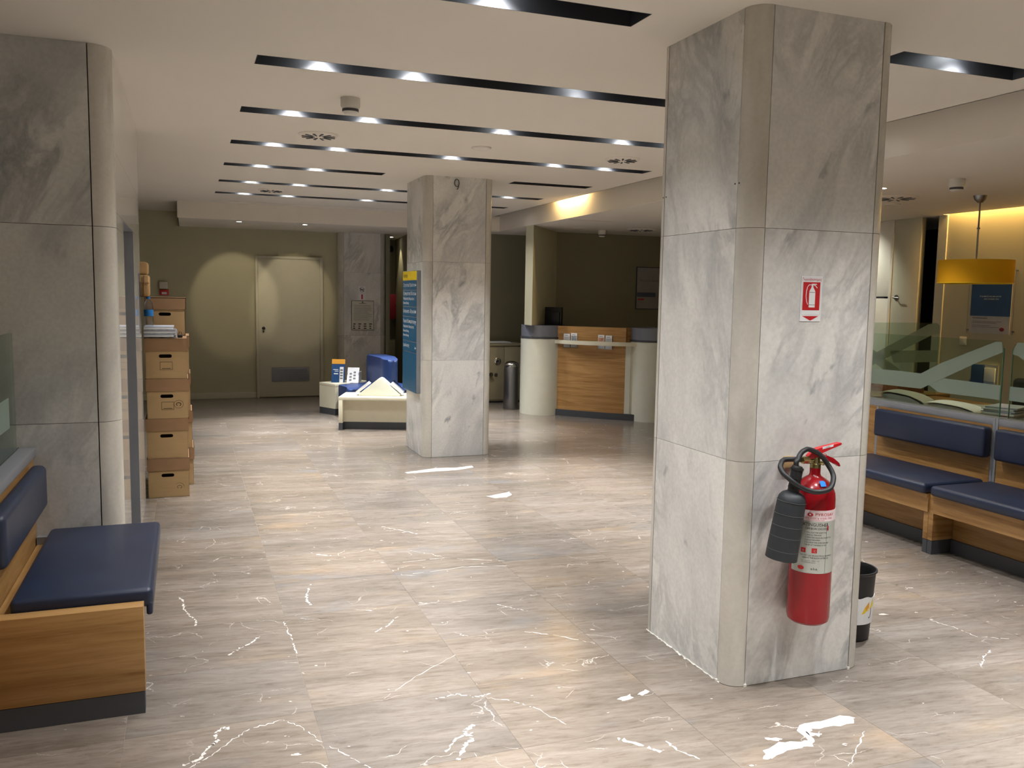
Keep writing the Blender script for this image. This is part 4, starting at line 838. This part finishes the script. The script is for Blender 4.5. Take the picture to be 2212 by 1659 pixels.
# office desk and papers
dk = thing('office_desk', 'long oak office desk behind the glass partition on the right', 'desk', (5.3, 4.6, 0)); box('worktop', 4.93, 5.95, 3.2, 5.58, .735, .765, m_woody, dk, bev=.003); box('side_panel', 4.95, 5.93, 3.2, 3.23, 0, .735, m_woodx, dk); box('side_panel', 4.95, 5.93, 5.54, 5.57, 0, .735, m_woodx, dk)
dk2 = thing('office_desk', 'second oak office desk behind the glass screen', 'desk', (5.5, 6.6, 0)); box('worktop', 4.93, 6.2, 5.66, 7.0, .735, .765, m_woody, dk2, bev=.003); box('side_panel', 4.95, 6.18, 5.70, 5.73, 0, .735, m_woodx, dk2); box('side_panel', 4.95, 6.18, 6.93, 6.96, 0, .735, m_woodx, dk2)
def sheets(name, label, cx, cy, w, d, n, z0, mats, jit=.02, h=.008, rz=0.0, cat='papers'):
    t = thing(name, label, cat, (cx, cy, z0)); q = random.Random(int(cx * 1000 + cy * 77)); z = z0 + .0005
    for k in range(n):
        bm = bmesh.new(); hh = h * q.uniform(.7, 1.3); bm_box(bm, -w / 2, w / 2, -d / 2, d / 2, 0, hh, .0015, 1)
        bmesh.ops.transform(bm, matrix=Matrix.Translation((cx + q.uniform(-jit, jit), cy + q.uniform(-jit, jit), z)) @ Matrix.Rotation(rz + q.uniform(-.08, .08), 4, 'Z'), verts=bm.verts)
        mesh('sheet_bundle', bm, mats[k % len(mats)], t, (cx, cy, z)); z += hh
    return t, z
def folder(label, cx, cy, L, D, hgt, rz, cov=None):
    t = thing('document_folder', label, 'folder', (cx, cy, .766), rz)
    bm = bmesh.new(); P = [(-L / 2, 0), (L / 2, 0), (L / 2 - .01, hgt * .35), (L * .2, hgt * .8), (-L * .25, hgt), (-L / 2, hgt * .9), (-L / 2 + .03, hgt * .5)]
    bm_prism(bm, P, -D / 2, D / 2, lambda u, v, w: Vector((u, w, v + .001))); mesh('wad', bm, m_paper2, t, (0, 0, 0))
    bm = bmesh.new(); Q = catmull([(-L / 2 - .02, 0, hgt * .95), (-L / 2 + .02, 0, hgt * 1.06), (-L * .25, 0, hgt * 1.1), (L * .2, 0, hgt * .9), (L / 2 + .01, 0, hgt * .45), (L / 2 + .03, 0, hgt * .1)], 4); vs = [[bm.verts.new((q.x, s * (D / 2 + .01), q.z + .003)) for s in (-1, 1)] for q in Q]
    for a, b in zip(vs, vs[1:]): bm.faces.new((a[0], b[0], b[1], a[1]))
    g = bmesh.ops.extrude_face_region(bm, geom=list(bm.faces)); bmesh.ops.translate(bm, verts=[v for v in g['geom'] if isinstance(v, bmesh.types.BMVert)], vec=(0, 0, .003)); mesh('cover', bm, cov or m_paper, t, (0, 0, 0), True)
folder('thick folder of crumpled papers next to the front pillar edge, behind the glass', 5.20, 5.16, .30, .24, .085, -1.1, m_labelg); folder('white document folder bulging in the middle of the desk behind the glass', 5.22, 4.72, .30, .24, .055, -1.15)
sheets('paper_stack', 'stack of white and bluish papers on the desk beside the glass edge', 5.20, 4.28, .24, .20, 9, .766, (m_paper2, m_paper, m_paper2), .012, .010, .3); sheets('paper_stack', 'pile of papers at the right edge of the desk, behind the second pane', 5.28, 3.98, .26, .22, 7, .7905, (m_paper, m_labelg), .012, .011, -.2)
sheets('paper_stack', 'loose papers lying between the folder and the paper stack', 5.62, 4.86, .30, .22, 3, .766, (m_labelg, m_paper), .05, .003, .5)
lf = thing('leather_folder', 'terracotta leather folder under the papers on the desk', 'folder', (5.25, 4.05, .766)); box('cover', 5.06, 5.46, 3.80, 4.12, .767, .789, m_brick, lf, bev=.004)
tag(box('leather_case', 5.70, 6.0, 5.75, 6.10, .766, .84, m_brick, bev=.01), 'brown leather case on the second desk behind the glass', 'case')
bg = thing('office_chair', 'dark office chair back seen through the second glass pane', 'chair', (6.15, 4.75, 0)); box('backrest', 6.02, 6.10, 4.45, 4.93, .62, .98, m_blk, bg, bev=.035, seg=3); box('seat', 6.08, 6.50, 4.46, 4.92, .42, .48, m_blk, bg, bev=.02, seg=3); tube('stem', [(6.28, 4.69, .06), (6.28, 4.69, .42)], .025, m_blk, bg); 
for k in range(5): a = k * 2 * PI / 5; tube('foot', [(6.28, 4.69, .07), (6.28 + .24 * math.cos(a), 4.69 + .24 * math.sin(a), .03)], .015, m_blk, bg)
# right wall posters, switch
ps = thing('poster', 'blue and white poster in a frame on the warm-lit right wall, behind the pendant lamp', 'poster', (7.32, 6.27, 1.26)); Mw = faceXn(7.318, 6.50, 0)
decal('print', 0, .45, 1.26, 1.885, Mw, m_posterg, ps, .006); Mw2 = lambda u, v, w: Mw(u, v, w + .006)
decal('blue_field', 0, .45, 1.43, 1.885, Mw2, m_posterb, ps, .001); text('lettering', 'Η τράπεζά σας πιο κοντά', .020, lambda u, v, w: Mw2(u + .10, v + 1.615, w + .002), m_whiteink, ps); text('lettering', 'στις ανάγκες σας', .020, lambda u, v, w: Mw2(u + .15, v + 1.59, w + .002), m_whiteink, ps)
lines('print_lines', [(.03, .20, 1.405, .008), (.03, .36, 1.375, .004), (.03, .30, 1.362, .004), (.03, .24, 1.335, .004), (.03, .34, 1.32, .004)], Mw2, m_greyink, ps); lathe('emblem', [(0, 0), (.026, 0), (.026, .002), (0, .002)], m_redcab, ps, (7.311, 6.13, 1.305), 16, Matrix.Rotation(-PI / 2, 4, 'Y') @ Matrix.Scale(.7, 4, (1, 0, 0)))
for yy in (6.52, 6.01): tube('side_wire', [(7.30, yy, 1.26), (7.30, yy, 1.885)], .002, m_steel, ps, 6); 
for yy, zz in ((6.52, 1.29), (6.01, 1.29), (6.01, 1.865), (6.52, 1.865)): lathe('wire_stud', [(0, 0), (.009, 0), (.009, .02), (0, .02)], m_steel, ps, (7.32, yy, zz), 10, Matrix.Rotation(-PI / 2, 4, 'Y'))
sw = thing('wall_switch', 'small white switch on the right wall below the poster', 'switch', (7.32, 6.56, 1.13)); box('plate', 7.308, 7.32, 6.525, 6.605, 1.135, 1.215, m_switch, sw, bev=.003); box('rocker', 7.304, 7.309, 6.545, 6.585, 1.15, 1.20, m_switch, sw, bev=.002)
br = thing('brochure_rack', 'blue and grey brochure holder low on the right wall', 'brochure rack', (7.30, 6.27, .78)); box('backing', 7.30, 7.318, 6.13, 6.42, .72, .96, m_posterg, br); box('blue_brochure', 7.285, 7.299, 6.28, 6.42, .74, .955, m_posterb, br, bev=.002); box('grey_brochure', 7.285, 7.299, 6.15, 6.27, .74, .93, m_paper, br, bev=.002); box('pocket', 7.270, 7.284, 6.13, 6.42, .72, .80, m_acryl, br)
# pendant lamp
pd = thing('pendant_lamp', 'pendant lamp with a yellow drum shade hanging at the right', 'pendant lamp', (6.216, 5.503, 1.72)); c = (6.216, 5.503, 0)
lathe('canopy', [(0, HL - .062), (.02, HL - .06), (.045, HL - .035), (.055, HL), (0, HL)], m_steel, pd, c, 24); tube('rod', [(6.216, 5.503, HL - .06), (6.216, 5.503, 1.76)], .007, m_steel, pd); lathe('rod_joint', [(0, 2.165), (.014, 2.168), (.014, 2.182), (0, 2.185)], m_steel, pd, c, 12)
lathe('shade', [(.288, 1.722), (.288, 1.910), (.284, 1.910), (.284, 1.722), (.288, 1.722)], m_shade, pd, c, 48); lathe('shade_ring', [(.289, 1.716), (.289, 1.724), (.282, 1.724), (.282, 1.716), (.289, 1.716)], m_yellow, pd, c, 48)
for k in range(3): a = k * 2 * PI / 3; tube('spoke', [(6.216, 5.503, 1.90), (6.216 + .284 * math.cos(a), 5.503 + .284 * math.sin(a), 1.90)], .003, m_steel, pd, 6)
lathe('bulb', [(0, 1.76), (.022, 1.765), (.030, 1.79), (.022, 1.82), (.015, 1.84), (0, 1.84)], m_switch, pd, c, 16)

# ------------------------------------------------------------------ service counter (turned to face the hall)
def plan(pts, name, z0, z1, mat, parent, bev=0, smooth=False): return prism(name, pts, z0, z1, mat, parent, None, bev, smooth)
A = Vector((4.425, 10.47)); B = Vector((5.29, 9.575)); D = (B - A).normalized(); N = Vector((-D.y, D.x)); N = N if N.dot(Vector((-1, -1))) > 0 else -N; L = (B - A).length
def Q(s, o): v = A + D * s + N * o; return (v.x, v.y)
cn = thing('service_counter', 'oak and cream service counter with a bowed shelf and round cream ends', 'counter', (4.95, 10.05, 0))
def arc(s0, s1, o0, bow, n=16): return [Q(s0 + (s1 - s0) * i / n, o0 + bow * (1 - (2 * i / n - 1) ** 2)) for i in range(n + 1)]
plan([Q(0, -.06), Q(.03, 0)] + arc(.06, L - .06, 0.0, .03)[1:-1] + [Q(L - .03, 0), Q(L, -.10), Q(L, -.40), Q(0, -.40)], 'plinth', 0, .083, m_dgrey, cn)
plan(arc(.10, L - .17, -.015, .035) + [Q(L - .17, -.10), Q(.10, -.10)], 'front_panel', .084, 1.17, m_woodf, cn)
plan([Q(.0, -.06), Q(.098, -.008), Q(.098, -.12), Q(.0, -.2)], 'corner_panel', .084, .945, m_cream2, cn); plan([Q(L - .168, -.012), Q(L - .10, -.02), Q(L - .10, -.12), Q(L - .168, -.12)], 'corner_panel', .084, .945, m_cream2, cn); plan([Q(L - .098, -.022), Q(L + .02, -.09), Q(L + .02, -.3), Q(L - .098, -.3)], 'corner_panel', .084, .945, m_cream, cn)
plan([Q(L - .168, -.05), Q(L - .168, -.06), Q(L - .03, -.30), Q(L - .02, -.29)], 'return_panel', .99, 1.17, m_woodf, cn)
plan(arc(-.10, L + .14, -.10, .26, 20) + arc(L, .0, -.02, .075, 16), 'bowed_shelf', .945, .992, m_cream, cn, smooth=False)
plan([Q(.1, -.11), Q(L - .17, -.11), Q(L - .17, -.5), Q(.1, -.5)], 'worktop', .72, .75, m_woodf, cn)
for (cx, cy) in ((4.45, 10.65), (5.56, 9.68)):
    lathe('round_end', [(0, 0), (.30, 0), (.30, 1.0), (0, 1.0)], m_cream2, cn, (cx, cy, 0), 48); lathe('dark_ring', [(.304, 1.0), (.304, 1.026), (0, 1.026)], m_dgrey, cn, (cx, cy, 0), 48); lathe('grey_band', [(.295, 1.026), (.295, 1.175), (.285, 1.175), (.285, 1.03)], m_greyband, cn, (cx, cy, 0), 48)
def leaf(label, s, dz, col, inkc):
    pnt = Vector(Q(s, .022)); ang = math.atan2(D.y, D.x); t = thing('leaflet', label, 'leaflet', (pnt.x, pnt.y, .90), ang, 'leaflets in the counter holders')
    box('card', -.042, .042, -.003, .003, .0, .175 + dz, m_paper, t); box('picture', -.036, .036, -.0042, -.003, .085, .14 + dz, inkc, t, bev=0); box('headline', -.03, .02, -.0042, -.003, .150 + dz, .156 + dz, m_greyink, t); box('emblem', .018, .026, -.0042, -.003, .012, .020, m_redink, t)
m_skin = plain('photo_print', rgb(190, 140, 116), .5, var=.35, sc=60); m_bw = plain('grey_photo_print', rgb(140, 146, 152), .5, var=.5, sc=70)
def leafs():
    for lab, s, dz, m in (('white leaflet, leftmost in the counter holders', .27, .0, m_posterg), ('white leaflet with a grey photo, second from the left in the counter holders', .37, .01, m_bw), ('leaflet with a smiling face photo, third from the left in the counter holders', .74, .0, m_skin), ('white leaflet, rightmost in the counter holders', .84, -.005, m_posterg)): leaf(lab, s + .02, dz, m, m)
leafs()
for s, lab in ((.34, 'clear acrylic leaflet holder on the left of the counter shelf'), (.81, 'clear acrylic leaflet holder on the right of the counter shelf')):
    p0 = Vector(Q(s, .020)); t = thing('leaflet_holder', lab, 'holder', (p0.x, p0.y, .895), math.atan2(D.y, D.x)); box('pocket', -.10, .10, -.0095, -.0075, 0, .045, m_acryl, t); box('pocket_base', -.10, .10, -.0095, .006, -.004, 0, m_acryl, t)
mo = thing('monitor', 'black computer monitor back on the counter, left side', 'monitor', (4.57, 10.60, .75), -.80)
box('screen', -.12, .12, -.02, .03, .36, .66, m_blk, mo, bev=.006); box('rear_housing', -.10, .10, -.045, -.019, .42, .60, m_blk, mo, bev=.01); box('stand', -.03, .03, -.02, .02, .02, .37, m_blk, mo); box('foot', -.10, .10, -.08, .08, .0, .02, m_blk, mo, bev=.004)
# poster on the back wall
bp = thing('poster', 'framed grey poster on the dark wall behind the counter', 'poster', (6.35, 11.25, 1.38)); box('frame', 6.14, 6.62, 11.235, 11.25, 1.385, 2.0, m_dgrey, bp, bev=.001); box('print', 6.152, 6.608, 11.230, 11.236, 1.397, 1.988, plain('pale_grey_print', rgb(150, 148, 146), .5), bp)
Mq = faceY(0, 11.230, 0); text('lettering', 'PRIORITY BANK', .045, lambda u, v, w: Mq(u + 6.19, v + 1.785, w + .001), m_greyink, bp); decal('blue_bar', 6.155, 6.46, 1.565, 1.63, Mq, plain('slate_blue', rgb(80, 88, 112), .5), bp); decal('red_mark', 6.17, 6.27, 1.52, 1.54, Mq, m_redink, bp)

# ------------------------------------------------------------------ cabinet, papers and bin beside the counter
cb = thing('safe_cabinet', 'low beige-grey metal cabinet with round locks by the olive wall', 'cabinet', (4.2, 11.95, 0)); box('body', 3.7, 4.62, 11.76, 12.14, .03, .83, m_safe, cb, bev=.003); box('top', 3.68, 4.64, 11.74, 12.145, .83, .86, m_safe, cb, bev=.004); box('base', 3.72, 4.60, 11.78, 12.12, 0, .03, m_dgrey, cb)
cd = box('door', 3.72, 4.30, 11.75, 11.76, .05, .81, m_safe, cb, bev=.002); box('door', 4.31, 4.60, 11.75, 11.76, .05, .81, m_safe, cb, bev=.002)
RX = Matrix.Rotation(PI / 2, 4, 'X')
lk = lathe('dial_lock', [(0, 0), (.048, 0), (.048, .012), (.030, .020), (0, .020)], m_chrome, cd, (4.20, 11.75, .61), 24, RX); lathe('lock_core', [(0, .020), (.018, .020), (.014, .030), (0, .030)], m_blk, lk, (4.20, 11.75, .61), 16, RX)
lathe('handle_knob', [(0, 0), (.012, 0), (.012, .03), (.03, .035), (.03, .05), (0, .052)], m_chrome, cd, (4.09, 11.75, .42), 16, RX); lathe('keyhole_cover', [(0, 0), (.028, 0), (.026, .006), (0, .008)], m_steel, cd, (4.18, 11.75, .41), 16, RX)
sheets('paper_stack', 'white papers and newspapers lying on the beige metal cabinet', 4.22, 11.92, .42, .28, 3, .861, (m_paper, m_labelg), .05, .007)
tb = thing('trash_can', 'tall cylindrical brushed steel bin beside the service counter', 'bin', (4.19, 11.05, 0)); c = (4.165, 11.09, 0)
lathe('cylinder', [(0, .01), (.098, .01), (.100, .0), (.102, .012), (.102, .585), (.099, .59)], m_steel, tb, c, 36); lathe('dome_lid', [(.104, .585), (.104, .612), (.092, .635), (.060, .655), (.028, .663), (0, .664)], m_chrome, tb, c, 36)

# ------------------------------------------------------------------ lounge group
th = -.3395
lt = thing('low_table', 'low cream table with dark plinth in front of the blue seating', 'table', (1.60, 9.80, 0), th)
box('tabletop', 0, .95, 0, .50, .343, .378, m_cream, lt, bev=.001); box('leg', 0, .045, 0, .50, .083, .343, m_cream, lt, bev=.001); box('leg', .905, .95, 0, .50, .083, .343, m_cream, lt, bev=.001); box('leg_foot', .001, .044, .001, .499, 0, .083, m_dgrey, lt); box('leg_foot', .906, .949, .001, .499, 0, .083, m_dgrey, lt)
box('back_panel', .045, .905, .10, .12, .083, .343, m_cream, lt); box('plinth', .045, .905, .098, .122, 0, .083, m_dgrey, lt)
t2 = thing('low_table', 'low cream table end with dark plinth left of the blue seating', 'table', (1.60, 11.30, 0), -1.10)
box('tabletop', 0, .34, 0, .60, .363, .40, m_cream, t2, bev=.001); box('body', .001, .339, .001, .599, .083, .363, m_cream, t2); box('plinth', .002, .338, .002, .598, 0, .083, m_dgrey, t2)
def rdpoly(P, r=.05, n=4):
    out = []
    for i, p in enumerate(P):
        p = Vector(p); a = (Vector(P[i - 1]) - p); b = (Vector(P[(i + 1) % len(P)]) - p); rr_ = min(r, a.length * .45, b.length * .45); q0 = p + a.normalized() * rr_; q1 = p + b.normalized() * rr_
        for k in range(n + 1): t = k / n; out.append(tuple(q0 * (1 - t) ** 2 + p * 2 * t * (1 - t) + q1 * t * t))
    return out
sf = thing('corner_seat', 'blue leather corner seat with a curved backrest beside the low tables', 'seat', (2.1, 10.8, 0))
def pad(name, P, z0, z1, m=m_blue2, par=sf, r=.05, b=.02):
    bm = bmesh.new(); bm_prism(bm, rdpoly(P, r), z0, z1); es = [e for e in bm.edges if abs(e.verts[0].co.z - z1) < 1e-5 and abs(e.verts[1].co.z - z1) < 1e-5]; bmesh.ops.bevel(bm, geom=es, offset=b, segments=3, affect='EDGES', profile=.5)
    c = sum((v.co for v in bm.verts), Vector()) / len(bm.verts); return mesh(name, bm, m, par, (c.x, c.y, z0), True)
pad('seat_block', [(1.775, 10.955), (1.835, 10.60), (1.80, 10.36), (1.98, 10.33), (2.55, 10.12), (2.62, 10.9), (2.5, 11.26), (2.30, 11.21)], .06, .40, r=.06)
box('plinth', 1.90, 2.5, 10.45, 10.95, 0, .06, m_dgrey, sf)
pad('backrest', [(2.16, 11.10), (2.19, 10.93), (2.235, 10.50), (2.20, 10.26), (2.25, 10.08), (2.33, 10.04), (2.38, 10.22), (2.46, 10.70), (2.42, 11.16), (2.26, 11.24)], .40, .765, r=.07, b=.03)
pad('second_seat_block', [(2.64, 10.0), (3.2, 9.9), (3.3, 10.8), (2.72, 11.2)], .06, .40, r=.06)
bh = thing('brochure_stand', 'white triangular brochure stand with clear pockets on the front low table', 'brochure stand', (2.09, 9.86, .3785), -.3395)
prism('body', [(-.235, 0), (.235, 0), (.235, .02), (.035, .195), (.010, .205), (-.015, .195), (-.235, .02)], -.075, .10, m_cream2, bh, lambda u, v, w: Vector((u, w, v + .0005)), bev=.003)
for s in (1, -1):
    prism('pocket', [(s * .255, .045), (s * .262, .050), (s * .12, .175), (s * .113, .170)], -.07, .095, m_acryl, bh, lambda u, v, w: Vector((u + s * .03, w, v))); prism('brochures', [(s * .24, .025), (s * .265, .045), (s * .13, .155), (s * .105, .135)], -.06, .085, m_paper, bh, lambda u, v, w: Vector((u + s * .01, w, v)))
lines('print_lines', [(.12, .20, -.03, .03), (.15, .22, .03, .02)], lambda u, v, w: Vector((u + .02, v, .21 - u * .87 + w + .02)), m_redcab, bh)
def standup(label, x, y, w, h, d, rz, kind):
    t = thing('display_stand', label, 'display', (x, y, .401), rz)
    bm = bmesh.new(); bm_prism(bm, [(0, 0), (.008, 0), (d + .006, h), (d, h)], 0, w, lambda u, v, ww: Vector((ww, u, v + .0005))); mesh('board', bm, m_posterb if kind else m_paper, t, (0, 0, 0))
    F = lambda u, v, ww: Vector((u, d * v / h - .001 - ww, v + .0005))
    if kind: decal('orange_header', 0, w, h - .055, h + .005, F, m_orange, t, .002); decal('white_leaflets', w * .62, w * .9, .0, h * .68, F, m_paper, t, .008); lines('print_lines', [(.02, w * .5, h * .55, .008), (.04, w * .52, h * .48, .008), (.03, w * .5, h * .36, .012)], F, m_whiteink, t, .002); lines('leaflet_print', [(w * .66, w * .86, h * (.15 + .12 * k), .02) for k in range(4)], lambda u, v, ww: F(u, v, ww + .008), m_greyink, t)
    else: lines('leaflet_print', [(.03 + .05 * (k % 2), .06 + .05 * (k % 2), h * (.15 + .1 * k), .018) for k in range(6)], F, m_greyink, t, .003); box('rear_support', w - .01, w, d * .5, d + .15, .0005, h * .7, m_paper, t); box('rear_support', 0, .01, d * .5, d + .15, .0005, h * .7, m_paper, t)
standup('blue leaflet display with an orange header on the rear low table', 1.74, 11.22, .17, .29, .07, -.35, 1); standup('white leaflet display tilted back beside the blue seat', 1.92, 11.12, .15, .19, .10, -.35, 0)
